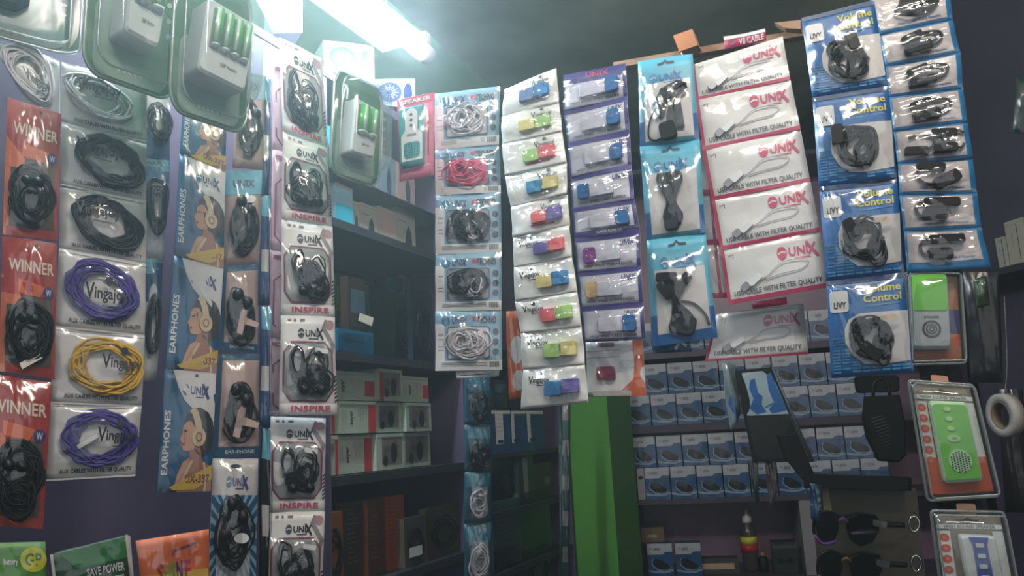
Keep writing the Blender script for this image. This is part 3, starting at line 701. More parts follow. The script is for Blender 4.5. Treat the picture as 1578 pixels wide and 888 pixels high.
# a blue band of another pouch showing below
fr = Fr(((1003, 522), (1062, 520), (1066, 542), (1006, 545)), axl, sd(), d=.02)
t = T('cable_pouch', 'dark blue strip end showing under the sky blue pouches', 'cable pouch', fr.root()); b = MB().sheet(fr, DKBL); b.line(fr, [(.6, .8), (.75, .3), (.9, .6)], .005, WHITE); t.part('bag', b)
t.part('plastic_film', MB().film(fr, FILM, .004))
# --- USB cable strip, white with magenta bands
def usb_pouch(fr, label, band=True, dark=False):
    t = T('usb_cable_pouch', label, 'cable pouch', fr.root(), 'white USB cable pouches with magenta bands')
    b = MB().sheet(fr, POUCH, nx=12)
    if band: b.patch(fr, 0, .92, 1, 1, MAG); b.patch(fr, 0, 0, .035, 1, MAG, .0009, 1, 6)
    else: b.patch(fr, 0, .95, 1, 1, MAG); b.patch(fr, 0, .5, .03, 1, MAG, .0009, 1, 6); b.patch(fr, .0, 0, 1, .02, POUCHD, .0012, 6, 1)
    unix(b, fr, .55, .12, .95, .4, PINKINK, PINKINK)
    b.text(fr, 'USB CABLE WITH FILTER QUALITY', .08, .79, .94, .9, INKG)
    b.line(fr, [(.07, .14), (.12, .12), (.12, .2)], .001, INKG)
    t.part('bag', b)
    c = MB().tube(fr, [(.3, .7, .003), (.42, .62, .003), (.5, .52, .004), (.6, .42, .004), (.78, .42, .004), (.84, .5, .003), (.76, .6, .003), (.58, .62, .003), (.42, .66, .003)], .0009, WHTC)
    c.conn(fr, .3, .66, .022, .01, -35, .002, .008, WHITE); t.part('cable', c, 'white USB cable')
    t.part('usb_plug', MB().conn(fr, .2, .74, .014, .012, -35, .002, .007, mat('grey_metal_plug', (150, 150, 156), .3, .5)), 'grey metal plug')
    t.part('plastic_film', MB().film(fr, FILM, .005, cr=.0005))
axm = plane(1165, 280, 1.25, -20)
mq = quads([((1066, 100), (1206, 57)), ((1072, 154), (1218, 124)), ((1083, 232), (1234, 200)), ((1097, 310), (1249, 280)), ((1110, 386), (1264, 357)), ((1122, 470), (1280, 442))])
for i, q in enumerate(mq):
    usb_pouch(Fr(q, axm, sd(), .001), 'white USB cable pouch with a magenta band, ' + ['topmost, its corner lifted', 'second from the top', 'third from the top', 'fourth from the top', 'fifth, lowest of the tilted strip'][i])
usb_pouch(Fr(((1104, 484), (1238, 468), (1246, 546), (1086, 558)), plane(1165, 515, 1.31, -14), sd()), 'white USB cable pouch hanging straight below the tilted magenta strip', False)
axm2 = plane(1085, 330, 1.31, -18)
for i, q in enumerate(quads([((1066, 218), (1120, 214)), ((1076, 302), (1120, 300)), ((1084, 378), (1124, 376)), ((1092, 460), (1136, 458))])):
    fr = Fr(q, axm2, sd()); t = T('usb_cable_pouch', 'pink-banded pouch almost hidden behind the tilted USB strip, ' + ['upper', 'middle', 'lower'][i], 'cable pouch', fr.root(), 'pouches hidden behind the USB strip')
    b = MB().sheet(fr, POUCHD); b.patch(fr, 0, .9, 1, 1, MAG, .001, 3, 1); b.patch(fr, .4, 0, .5, 1, MAG, .001, 1, 4); t.part('bag', b); t.part('plastic_film', MB().film(fr, FILM, .006))
fr = Fr(((1115, 57), (1179, 45), (1181, 62), (1117, 76)), axm, sd(), d=.012)
t = T('header_label', 'small magenta V8 CABLE header above the USB strip', 'label', fr.root()); b = MB().sheet(fr, MAG, nx=4, ny=2); b.patch(fr, 0, 0, 1, .3, WHITE, .001, 4, 1); b.text(fr, 'V8 CABLE', .35, .4, .95, .9, WHITE); b.poly(fr, ell(.18, .6, .08, .25, 10), MAGD); t.part('card', b)
fr = Fr(((1158, 466), (1212, 458), (1213, 469), (1160, 476)), axm, sd(), d=.012)
t = T('header_label', 'magenta band end poking out below the tilted USB strip', 'label', fr.root()); b = MB().sheet(fr, MAG, nx=4, ny=2); b.text(fr, 'V8 CABLE', .2, .35, .8, .8, PINKINK); t.part('card', b)
# --- Volume Control strip
axn = plane(1315, 300, 1.17, -17)
nq = quads([((1235, 27), (1347, 2)), ((1252, 150), (1369, 133)), ((1262, 289), (1382, 274)), ((1273, 434), (1393, 420)), ((1281, 583), (1408, 574))])
nl = ['topmost, wires bunched in the middle', 'second from the top', 'third from the top, black plug at upper left', 'lowest, foil crinkles at the bottom']
for i, q in enumerate(nq):
    fr = Fr(q, axn, sd(), .0014)
    t = T('earphone_pouch', 'blue Volume Control earphone pouch, ' + nl[i], 'earphone pouch', fr.root(), 'blue Volume Control pouches')
    b = MB().sheet(fr, LIVB); b.patch(fr, 0, 0, 1, .05, DKBL, .0008, 6, 1)
    for r_ in range(12):
        for k in range(8):
            R = random.Random(i * 97 + r_ * 13 + k)
            if R.random() < .8 and (k < 3 or r_ > 9): b.patch(fr, .03 + k * .12, .6 + r_ * .031, .03 + k * .12 + .1, .6 + r_ * .031 + .018, LBL, .0009, 1, 1)
    b.poly(fr, rrect(.03, .12, .27, .34, .04, .03, 4), WHITE, .0016); b.text(fr, 'LIVY', .08, .235, .24, .3, INK, .0022)
    for k, tx in enumerate(('Volume', 'Control')):
        b.text(fr, tx, .47 - .01 * k, .085 + .1 * k, .94, .165 + .1 * k, YEL, .0014)
    b.line(fr, [(.5, .3), (.92, .29)], .002, LBL)
    b.poly(fr, [(1, .38), (.98, .88), (.6, .9), (.42, .88), (.28, .78), (.2, .66), (.2, .52), (.26, .42), (.4, .37), (.7, .37)], POUCHD, .0013)
    t.part('card', b)
    c = MB().coil(fr, .5, .64, .2, .16, 9, .0018, BLKC, sd(), .4, .004, .01, .03)
    c.coil(fr, .64, .72, .1, .13, 5, .0018, BLKC, sd(), .3, .006, .008, .02); c.coil(fr, .38, .5, .1, .08, 3, .0018, GRYC, sd(), .3, .006, .008, .02)
    c.tube(fr, [(.55, .45, .006), (.4, .5, .008), (.32, .62, .008), (.45, .75, .006)], .002, BLKC)
    t.part('earphones', c)
    pos = [(.62, .45, 80), (.28, .48, 90), (.36, .5, 70), (.5, .76, 45)][i]
    t.part('volume_slider', MB().conn(fr, pos[0], pos[1], .032, .016, pos[2], .006, .018, BLK, .002), 'black volume slider block')
    if i > 1: t.part('paper_tag', MB().prism(fr, rrect(.64, .42, .86, .47, .05, .02), .014, .0146, mat('tan_tag', (196, 180, 160), .6)))
    t.part('plastic_film', MB().film(fr, FILMC, .017, cr=.002))
# --- OTG / card reader cable strip
axq = plane(1430, 240, 1.21, -15)
div = [((1340, 0), (1462, -22)), ((1355, 54), (1468, 30)), ((1365, 103), (1480, 81)), ((1370, 151), (1484, 136)), ((1377, 202), (1491, 189)), ((1384, 253), (1499, 244)), ((1386, 301), (1506, 298)), ((1393, 357), (1512, 351)), ((1398, 420), (1527, 413))]
ol = ['topmost, cut by the photo edge', 'second from the top with a white glint', 'third from the top, double cable loop', 'fourth from the top, rounded double loop', 'fifth from the top, plugs side by side', 'sixth from the top, cable bent like an S', 'seventh from the top, two short plugs', 'lowest with a broad blue edge']
for i, q in enumerate(quads(div)):
    fr = Fr(q, axq, sd(), .001)
    t = T('adapter_cable_pouch', 'blue-framed pouch of a black adapter cable, ' + ol[i], 'cable pouch', fr.root(), 'blue-framed adapter cable pouches')
    b = MB().sheet(fr, mat('blue_frame_card', (40, 122, 178), .4, var=.1)); vb = .9 if i < 7 else .78
    b.patch(fr, .03, .05 if i else .0, .93, vb, mat('greyish_pouch', (188, 180, 180), .4, var=.1, bump=.4, coat=.3))
    b.text(fr, 'High Speed Card Reader', .28, vb - .12, .85, vb - .05, LIVB)
    t.part('bag', b)
    c = MB(); 
    if i in (0,): c.coil(fr, .55, .45, .22, .2, 5, .0022, BLKC, sd(), .4, .004, .006, .02); c.conn(fr, .5, .3, .035, .014, 5, .003, .013, BLKC)
    elif i < 4:
        c.tube(fr, [(.42, .3, .006), (.6, .24, .005), (.78, .3, .005), (.8, .48, .005), (.72, .62, .006), (.5, .68, .006)], .0022, BLKC)
        c.tube(fr, [(.4, .4, .006), (.58, .36, .008), (.7, .4, .008), (.72, .52, .008), (.6, .6, .008)], .0022, BLKC)
        c.conn(fr, .4, .34, .032, .012, -15, .003, .013, BLKC); c.conn(fr, .46, .68, .04, .014, -5, .003, .013, BLKC)
    elif i == 4:
        c.tube(fr, [(.18, .3, .005), (.35, .22, .005), (.5, .35, .005), (.5, .55, .005), (.4, .68, .005)], .0022, BLKC); c.conn(fr, .26, .7, .034, .014, 3, .003, .013, BLKC)
        c.conn(fr, .65, .26, .036, .013, 5, .003, .013, BLKC); c.conn(fr, .64, .68, .034, .014, 3, .003, .013, BLKC); c.tube(fr, [(.72, .68, .005), (.85, .7, .005), (.9, .6, .005)], .002, BLKC); c.tube(fr, [(.76, .26, .005), (.86, .22, .005), (.92, .3, .005)], .002, BLKC)
    elif i == 5:
        c.tube(fr, [(.4, .18, .005), (.25, .3, .005), (.24, .5, .006), (.32, .68, .005), (.45, .72, .005), (.55, .6, .005)], .0026, BLKC)
        c.conn(fr, .42, .2, .04, .014, 10, .003, .013, BLKC); c.conn(fr, .62, .6, .04, .018, -25, .003, .013, BLKC)
    else:
        c.tube(fr, [(.42, .24, .005), (.24, .26, .005), (.18, .42, .006), (.22, .6, .005), (.34, .66, .005)], .0026, BLKC)
        c.conn(fr, .52, .26, .05, .014, 0, .003, .013, BLKC); c.conn(fr, .42, .6, .034, .017, 3, .003, .013, BLKC)
    t.part('adapter_cable', c)
    t.part('plastic_film', MB().film(fr, FILMC, .013, cr=.0015))

# ------------------------------------------------------------------ battery charger blisters
def blister(quad, ax, body, label, nb=4, card=GREEN, h=.042, dark=False, round_=.34):
    fr = Fr(quad, ax, sd(), 0)
    t = T('battery_charger_pack', label, 'battery charger', fr.root(), 'battery charger blister packs')
    out = rrect(0, -.0, 1, 1, .2, round_ * .5 if not dark else .1, 6)
    b = MB().prism(fr, out, -.001, 0, card)
    b.poly(fr, [(.05, .1), (.95, .1), (.95, .35), (.05, .5)], mat('dark_green_print', (60, 120, 80), .5), .0006)
    b.poly(fr, rrect(.1, .45, .9, .97, .1, .1), mat('grey_green_card', (150, 172, 160), .5), .0008)
    for k in range(4): b.poly(fr, ell(.88, .3 + .1 * k, .03, .018, 10), WHITE, .0012)
    for k in range(5): b.line(fr, [(.35 + .06 * k, .9), (.38 + .06 * k, .915)], .003, WHITE, .0014)
    t.part('card', b)
    if body:
        bf = Fr(body, ax, sd(), 0)
        b = MB().prism(bf, rrect(0, 0, 1, 1, .1, .05, 4), .002, h, WHITE, .004, shrink=.94)
        b.prism(bf, rrect(.12, .1, .93, .66, .03, .02, 3), h - .001, h + .0006, GRYP)
        b.text(bf, 'GP', .4, .78, .52, .83, INKG, h + .001); b.text(bf, 'Recyko', .55, .78, .75, .83, INKG, h + .001)
        ch = t.part('charger_body', b, 'white charger body')
        BG = mat('battery_green', (70, 190, 50), .25, .2, var=.1); BS = mat('battery_silver_and_highlight', (225, 240, 225), .25, .35)
        for k in range(nb):
            x = .12 + .81 * (k + .5) / nb; rr = .40 * .81 * bf.W / nb
            bb = MB().tubew([bf.m(x, .12, h + .004), bf.m(x, .6, h + .004)], rr, BG, 14, sub=1)
            bb.tubew([bf.m(x - .03, .13, h + .004 + rr * .5), bf.m(x - .03, .58, h + .004 + rr * .5)], rr * .52, BS, 14, sub=1)  # pale raised strip stands in for the highlight along the battery
            bb.tubew([bf.m(x, .6, h + .004), bf.m(x, .63, h + .004)], rr * .99, BS, 12, sub=1).tubew([bf.m(x, .63, h + .004), bf.m(x, .645, h + .004)], rr * .4, BS, 8, sub=1)
            t.part('battery', bb, 'green rechargeable battery')
    else:
        bf = Fr(((quad[0]), quad[1], quad[2], quad[3]), ax, sd(), 0)
        t.part('torch_body', MB().prism(bf, [(.0, .3), (.5, .35), (.68, .6), (.6, .7), (.3, .68), (0, .55)], .002, .03, BLK, .004), 'dark moulded body')
    # thermoformed shell: flat flange, steep walls, flat top
    sh = MB(); n = 26; vs = []; hs = .004 if dark else h + .012
    for j in range(n + 1):
        for i in range(n + 1):
            x = 2 * i / n - 1; y = 2 * j / n - 1
            # squircle mapping keeps the corners round
            X = x * math.sqrt(max(0, 1 - .42 * y * y * abs(y))); 
            rr = max(abs(X), abs(y)); e = min(1, max(0, (.9 - (abs(X) ** 5 + abs(y) ** 5) ** .2) / .14)); e = e * e * (3 - 2 * e)
            vs.append(fr.m(.5 + X * .5, .5 + y * .5, .0025 + hs * e))
    q = lambda i, j: j * (n + 1) + i
    sh.add(vs, [(q(i, j), q(i, j + 1), q(i + 1, j + 1), q(i + 1, j)) for j in range(n) for i in range(n)], FILMD if dark else SHELL, True)
    t.part('blister_shell', sh)
    rim = MB(); o1 = [(.5 + .5 * u, .5 + .5 * v) for u, v in [(2 * a - 1, 2 * b_ - 1) for a, b_ in out]]
    rim.tube(fr, [(u, v, .003) for u, v in o1], .0022, RIM, 6, True, 1)
    rim.tube(fr, [(.5 + (u - .5) * .86, .5 + (v - .5) * .88, .006 + h * .3) for u, v in o1], .0014, RIM, 6, True, 1)
    t.part('blister_rim', rim)
    return t
blister([(270, -55), (385, -8), (378, 210), (258, 170)], plane(325, 80, 1.0, 52), [(296, 12), (368, 54), (350, 156), (278, 122)], 'green battery charger blister with four green batteries, the full one at the top left')
blister([(138, -110), (282, -80), (268, 160), (124, 110)], plane(205, 20, .98, 56), [(182, -70), (240, -40), (216, 88), (166, 62)], 'battery charger blister left of the full one, cut off by the top of the photo', 2)
blister([(515, 104), (586, 138), (582, 292), (506, 268)], plane(548, 200, 1.3, 56), [(530, 156), (566, 176), (556, 250), (521, 240)], 'small battery charger blister with green batteries hanging under the speaker boxes', 2, h=.03)
blister([(-150, -120), (130, -60), (122, 92), (-140, 20)], plane(40, 0, 1.04, 34), None, 'dark green blister pack in the top left corner', 0, mat('bottle_green_card', (40, 92, 74), .4), h=.02, dark=True)

# ------------------------------------------------------------------ pink remote speaker pack
fr = Fr(((612, 154), (670, 142), (668, 270), (616, 280)), plane(640, 210, 1.33, -4), sd(), .0005)
t = T('speaker_pack', 'pink card with a teal and white handheld speaker beside the topmost TECHNO pouch', 'speaker pack', fr.root())
b = MB().sheet(fr, PINK); b.patch(fr, 0, 0, 1, .1, mat('rose_print', (205, 90, 120), .5)); b.text(fr, 'SPEAKER', .1, .03, .9, .08, WHITE); b.patch(fr, .82, .35, .86, .75, MAGD, .001, 1, 3); b.line(fr, [(.1, .88), (.9, .86)], .002, WHITE)
t.part('card', b)
b = MB().prism(fr, rrect(.08, .16, .76, .86, .06, .03, 4), .001, .016, TEAL, .003)
b.prism(fr, ell(.42, .28, .17, .09, 18, PI, 2 * PI) + [(.59, .45), (.72, .52), (.72, .82), (.14, .82), (.14, .52), (.25, .45)], .016, .0175, WHITE)
for k in range(3): b.poly(fr, ell(.42, .27 + .065 * k, .04, .018, 10), INKG, .0182)
b.poly(fr, rrect(.2, .6, .66, .79, .12, .04), TEAL, .0182); b.text(fr, 'SPEAKER', .3, .5, .56, .53, MAGD, .0182)
for j in range(5):
    for k in range(5): b.poly(fr, ell(.27 + .08 * k, .63 + .032 * j, .018, .008, 8), INK, .0188)
t.part('speaker_body', b, 'teal and white speaker'); t.part('plastic_film', MB().film(fr, FILM, .02, cr=.0006, pw=.25))

# ------------------------------------------------------------------ boxes with a printed speaker on top of the left cabinet
SBX = mat('white_carton', (196, 198, 202), .5, var=.04)
def carton(name, label, cat, quad, ax, depth, m, group=None, deco=None):
    fr = Fr(quad, ax, sd(), 0); t = T(name, label, cat, fr.root(), group)
    b = MB().prism(fr, [(0, 0), (1, 0), (1, 1), (0, 1)], -depth, 0, m)
    if deco: deco(b, fr)
    o = t.part('carton', b); return t, fr
def cone(m, light):
    def f(b, fr):
        b.poly(fr, rrect(.06, .05, .72, .95, .2, .2), light, .0006)
        b.prism(fr, ell(.38, .5, .28, .36, 28), .0005, .0015, m)
        for k in range(12):
            a = 2 * PI * k / 12; b.line(fr, [(.38 + .06 * math.cos(a), .5 + .08 * math.sin(a)), (.38 + .22 * math.cos(a), .5 + .28 * math.sin(a))], .0022, light, .002)
        b.line(fr, ell(.38, .5, .14, .18, 20), .0015, light, .002, True)
        b.poly(fr, ell(.82, .5, .1, .34, 18), m, .0008)
    return f
CONB = mat('blue_speaker_print', (30, 56, 140), .5); CONR = mat('brown_speaker_print', (90, 66, 58), .5)
axtop = lambda px, yaw: Axes(LA.p(aL(px, 100), 0, .12), yaw)
carton('speaker_box', 'white carton with a pale round speaker print at the near end of the cabinet top', 'box', ((380, -28), (466, -40), (466, 50), (422, 51)), axtop(425, 30), .07, SBX, 'speaker cartons on the cabinet top', cone(CONR, mat('pale_print', (170, 172, 172), .5)))
carton('speaker_box', 'white carton with a large blue speaker print below the glowing tube', 'box', ((498, 62), (576, 70), (577, 133), (500, 106)), axtop(537, 30), .07, SBX, 'speaker cartons on the cabinet top', cone(CONB, mat('pale_print', (170, 172, 172), .5)))
carton('speaker_box', 'white carton with a blue speaker print, farthest on the cabinet top', 'box', ((576, 122), (640, 121), (640, 168), (574, 160)), axtop(607, 25), .07, SBX, 'speaker cartons on the cabinet top', cone(CONB, mat('pale_print', (170, 172, 172), .5)))

# ------------------------------------------------------------------ left shelves: cartons and packets
WGR = mat('pale_green_white_carton', (176, 186, 170), .5, var=.08)
REDB = mat('red_band_print', (176, 50, 56), .5)
PHOT = mat('brown_grey_photo_print', (120, 112, 104), .5, var=.5, scale=30)
def rowbox(x0, y0, x1, y1, d=.01, slope=0.0, zb=None, dep=.14):
    """carton standing in the left cabinet: its front face given by photo pixels, depth behind the front plane d"""
    a, z0 = LA.hit(x0, y1, d); a2_, z1_ = LA.hit(x1, y0, d)
    return a, a2_, z0, z1_
def clampa(a, b):
    c = (a + b) / 2
    lo, hi = (a1 + .012, a2 - .012) if c < a2 else (a2 + .012, a3 - .03)
    return max(a, lo), min(b, hi)
class ZFr(Fr):
    def __init__(s, ax, a0, a1_, z0, z1, d, seed=0):
        if ax is LA: a0, a1_ = clampa(a0, a1_)
        s.c = [ax.p(a0, z1, d), ax.p(a1_, z1, d), ax.p(a1_, z0, d), ax.p(a0, z0, d)]; s.n = ax.n.copy(); s.amp = 0; s.ph = [seed * .7] * 6
        s.W = abs(a1_ - a0); s.H = abs(z1 - z0); s.rnd = random.Random(seed)
# white cartons: three tiers on shelf z3
hh = (z2 - .02 - z3)
tier = [z3 + .002, z3 + hh * .36, z3 + hh * .66, z3 + hh * .98]
xs = [497, 587, 640, 678]; n = 0
for r_ in range(3):
    edges = [[490, 532, 588, 632, 676], [490, 533, 590, 634, 674], [494, 520, 594, 632, 676]][r_]
    for k in range(4):
        a = aL(edges[k] + 1); bb = aL(edges[k + 1] - 1); z0 = tier[r_] ; zt_ = tier[r_ + 1] - .003
        if r_ == 2: zt_ -= .012 * (k % 2)
        d = .02 + .01 * ((k + r_) % 2)
        fr = ZFr(LA, a, bb, z0, zt_, d, sd()); pic = (r_ < 2 and k >= 2) or (r_ == 2 and k == 2)
        t = T('phone_accessory_box', 'white carton with ' + ('a dark picture' if pic else 'a red band') + ' in the left cabinet, %s tier, %s from the left' % (['bottom', 'middle', 'top'][r_], ['first', 'second', 'third', 'fourth'][k]), 'box', fr.root(), 'white cartons stacked in the left cabinet')
        b = MB().prism(fr, [(0, 0), (1, 0), (1, 1), (0, 1)], -.17, 0, WGR)
        if pic:
            b.patch(fr, .12, .1, .9, .85, PHOT, .0006); b.poly(fr, ell(.6, .55, .12, .28, 14), INK, .001); b.poly(fr, ell(.3, .75, .08, .15, 12), INK, .001)
            if k == 2: b.patch(fr, .02, 0, .18, 1, REDB if r_ == 2 else WGR, .001, 1, 3)
        else:
            b.patch(fr, .78, 0 if r_ < 2 else .3, 1, 1 if r_ < 2 else .85, REDB, .0006, 2, 4)
            b.text(fr, 'soyer', .28, .3, .38, .72, INK, .0008, rot=1)
            for j in range(7): b.line(fr, [(.48 + .04 * j, .2), (.48 + .04 * j, .2 + .5 * ((j * 7) % 5 + 3) / 8)], .001, INKG, .0008)
            for j in range(4): b.line(fr, [(.06 + .04 * j, .3), (.06 + .04 * j, .7)], .0008, INKG, .0008)
        t.part('carton', b)
        t.part('lid_flap', MB().prism(fr, [(.02, -.0), (.98, -.0), (.98, .1), (.02, .1)], .0005, .0015, WGR))
# cartons on the top shelf
ux = [(509, 544, .095, 'mouse carton with a dark oval print, nearest on the upper shelf', 0), (545, 571, .11, 'turquoise and white carton on the upper shelf', 1), (572, 586, .085, 'narrow white carton beside the turquoise one on the upper shelf', 0), (587, 613, .09, 'white carton with a dark pointed shape on the upper shelf', 2), (614, 640, .10, 'cream carton with a pale pink face on the upper shelf', 3), (641, 669, .12, 'cream carton with a black feather-like shape, farthest on the upper shelf', 2)]
TQ = mat('turquoise_print', (40, 150, 170), .4); CREAM = mat('cream_carton', (160, 156, 144), .5, var=.06)
BLSH = mat('blush_print', (176, 150, 140), .5)
for x0, x1, h_, lab, k in ux:
    fr = ZFr(LA, aL(x0, 360), aL(x1, 360), z1 + .001, z1 + .001 + h_, .06 if k != 1 else .05, sd())
    t = T('phone_accessory_box', lab, 'box', fr.root(), 'cartons on the upper shelf'); b = MB().prism(fr, [(0, 0), (1, 0), (1, 1), (0, 1)], -.12, 0, [CREAM, PBLUE, CREAM, CREAM][k])
    if k == 1: b.patch(fr, 0, .45, 1, .92, TQ); b.poly(fr, [(.2, .05), (.9, .1), (.8, .4), (.1, .35)], PBLUE)
    elif k == 3: b.patch(fr, .1, .02, .9, .98, BLSH)
    else: b.poly(fr, [(.62, .35), (.74, .5), (.8, .75), (.68, .97), (.5, .95), (.42, .8), (.5, .5)], INK); b.line(fr, [(.1, .3), (.5, .3)], .002, INKG)
    t.part('carton', b); t.part('lid_flap', MB().prism(fr, [(.02, 0), (.98, 0), (.98, .08), (.02, .08)], .0005, .0015, CREAM))
# second tier above them
for x0, x1, lab, m in ((585, 612, 'dark reddish carton on the second tier of the upper shelf', mat('mauve_carton', (130, 104, 104), .5)), (613, 640, 'slate carton with a dark feather shape on the second tier of the upper shelf', mat('slate_carton', (90, 104, 110), .5)), (641, 668, 'brown pink carton under the pink speaker card', mat('brown_pink_carton', (140, 112, 108), .5)), (520, 548, 'turquoise carton behind the small charger blister', TQ), (549, 584, 'dark teal carton behind the small charger blister', mat('dark_teal_carton', (40, 92, 104), .5))):
    fr = ZFr(LA, aL(x0, 300), aL(x1, 300), z1 + .125, z1 + .25, .06, sd())
    t = T('phone_accessory_box', lab, 'box', fr.root(), 'cartons on the second tier'); b = MB().prism(fr, [(0, 0), (1, 0), (1, 1), (0, 1)], -.12, 0, m); b.poly(fr, [(.6, .2), (.74, .5), (.7, .85), (.5, .8), (.46, .5)], INK); b.line(fr, [(.1, .1), (.7, .1)], .002, PBLUE)
    t.part('carton', b); t.part('lid_flap', MB().prism(fr, [(.02, 0), (.98, 0), (.98, .08), (.02, .08)], .0005, .0015, m))
# flat tray that carries the second tier
fr = ZFr(LA, a1 + .012, a2 - .012, z1 + .122, z1 + .1245, .02)
T('stacking_sheet', 'thin dark board between the two tiers of cartons on the upper shelf', 'board', fr.root()).part('board', MB().prism(fr, [(0, 0), (1, 0), (1, 1), (0, 1)], -.2, 0, EDGE))
# dark middle shelf: assorted small packs
def packet(x0, y0, x1, y1, d, m, lab, deco=None, name='packet', cat='packet', group=None, tilt=0, z=None, filmm=None, dep=.02):
    a, z0 = LA.hit(x0, y1, d); b_, zz = LA.hit(x1, y0, d); z0 = z if z is not None else z0
    h_ = max(.02, LA.hit(x0, y0, d)[1] - z0)
    fr = ZFr(LA, a, b_, z0, z0 + h_, d, sd()); fr.amp = .0006
    fr.c[0] += LA.al * tilt; fr.c[1] += LA.al * tilt
    t = T(name, lab, cat, fr.root(), group); b = MB().prism(fr, [(0, .02), (.03, 0), (.97, 0), (1, .02), (1, 1), (0, 1)], -dep, 0, m)
    if deco: deco(b, fr)
    t.part('pack', b)
    t.part('plastic_film', MB().film(fr, filmm or FILMD, .006, n=8))
    return t
def d_label(m):
    return lambda b, fr: (b.patch(fr, .15, .15, .85, .45, m, .0009, 3, 3), b.line(fr, [(.2, .6), (.8, .6)], .0016, m), b.line(fr, [(.2, .7), (.6, .7)], .0016, m))
def d_coil(b, fr): b.coil(fr, .5, .55, .3, .25, 7, .0018, BLKC, sd(), .4, .002, .005, .02)
packet(520, 505, 575, 530, .01, mat('azure_packet', (20, 130, 170), .35), 'bright turquoise packet standing at the front of the dark middle shelf', d_label(TEALINK), z=z2)
packet(516, 420, 532, 500, .1, mat('grey_green_pack', (60, 84, 76), .5), 'dull green pack at the near end of the dark middle shelf', d_label(LIME), z=z2)
packet(536, 425, 566, 500, .06, mat('brownish_pack', (110, 92, 84), .5), 'brown and clear pack behind the turquoise packet', d_label(PBLUE), z=z2)
packet(570, 440, 606, 540, .05, mat('bottle_green_dark_pack', (28, 52, 46), .4), 'dark green pouch with a cream price tag on the middle shelf', None, z=z2).part('price_tag', MB().prism(ZFr(LA, aL(573, 500), aL(596, 500), zL(585, 499), zL(585, 482), .04), [(.1, 0), (1, .2), (.85, 1), (0, .7)], .002, .003, mat('cream_tag', (200, 196, 180), .6)), 'cream price tag')
packet(608, 450, 634, 545, .07, mat('near_black_green_pack', (34, 46, 42), .4), 'blackish green pack between the tagged pouch and the coiled cable', d_coil, z=z2)
packet(636, 445, 664, 550, .05, mat('blue_black_pack', (34, 48, 60), .35), 'blue-black pack with a cable at the far end of the middle shelf', d_coil, z=z2)
for k, (x0, y0, x1, y1, m, lab) in enumerate(((605, 425, 620, 445, TQ, 'small turquoise box top standing behind the dark packs'), (621, 424, 642, 450, PINKB, 'upright pale pink carton behind the dark packs'), (643, 418, 662, 450, mat('pale_card', (180, 172, 170), .5), 'pale carton behind the blue-black pack'))):
    packet(x0, y0, x1, y1, .16, m, lab, d_label(RED if k == 1 else NAVY), 'carton', 'box', z=z2)
# lowest visible bay: orange and brown packets
zb_ = zL(600, 890)
def d_dense(m):
    return lambda b, fr: [b.line(fr, [(.15, .1 + .06 * k), (.15 + .6 * ((k * 5) % 4 + 2) / 6, .1 + .06 * k)], .0012, m) for k in range(12)]
packet(500, 792, 528, 888, .03, mat('amber_packet', (220, 140, 50), .4), 'amber packet at the near end of the lower shelf', d_coil, z=zb_)
packet(530, 775, 566, 888, .06, mat('dark_olive_pack', (96, 84, 50), .4), 'dark olive packet standing behind the amber one', d_dense(BEIGE), z=zb_)
packet(568, 770, 592, 888, .045, mat('brown_pack', (136, 84, 52), .4), 'brown packet left of the orange box on the lower shelf', d_dense(BEIGE), z=zb_)
packet(594, 766, 622, 888, .05, mat('burnt_orange_pack', (226, 104, 52), .4), 'burnt orange box standing on the lower shelf', d_dense(mat('dark_brown_print', (90, 50, 40), .5)), z=zb_)
packet(630, 758, 659, 810, .2, mat('tan_pack', (190, 130, 80), .4), 'tan box at the back of the lower shelf', d_label(ORG), z=zb_)
packet(624, 800, 654, 888, .03, mat('clear_grey_pack', (136, 130, 112), .35), 'clear pack of coiled cable with a small white label', lambda b, fr: (d_coil(b, fr), b.patch(fr, .1, .6, .7, .8, WHITE, .009, 1, 1)), z=zb_)
packet(658, 785, 706, 888, .03, mat('brown_clear_pack', (126, 104, 78), .35), 'large clear pack of brown coiled cable beside the purple divider', d_coil, z=zb_)
# --- teal hanging strip in front of the divider
axc = plane(740, 730, 1.85, 20)
cq = quads([((716, 576), (757, 580)), ((716, 655), (757, 655)), ((716, 728), (758, 726)), ((716, 808), (758, 805)), ((716, 900), (758, 900))])
for i, q in enumerate(cq):
    fr = Fr(q, axc, sd(), .002)
    t = T('cable_pouch', 'dim teal pouch in the narrow strip on the purple divider, ' + ['topmost', 'second down', 'third down', 'lowest'][i], 'cable pouch', fr.root(), 'teal pouches on the divider')
    b = MB().sheet(fr, mat('deep_teal_pouch', (34, 92, 112), .4, var=.25)); b.patch(fr, .05, .05, .95, .3, mat('mid_teal_print', (60, 130, 150), .4))
    if i > 1: b.patch(fr, .25, .3, .85, .85, WIND, .001, 3, 3)
    t.part('bag', b); c = MB().coil(fr, .5, .6, .25, .2, 9, .002, BLKC if i < 2 else WHTC, sd(), .5, .003, .008, .03); t.part('cable', c)
    t.part('plastic_film', MB().film(fr, FILMC, .016, cr=.003))
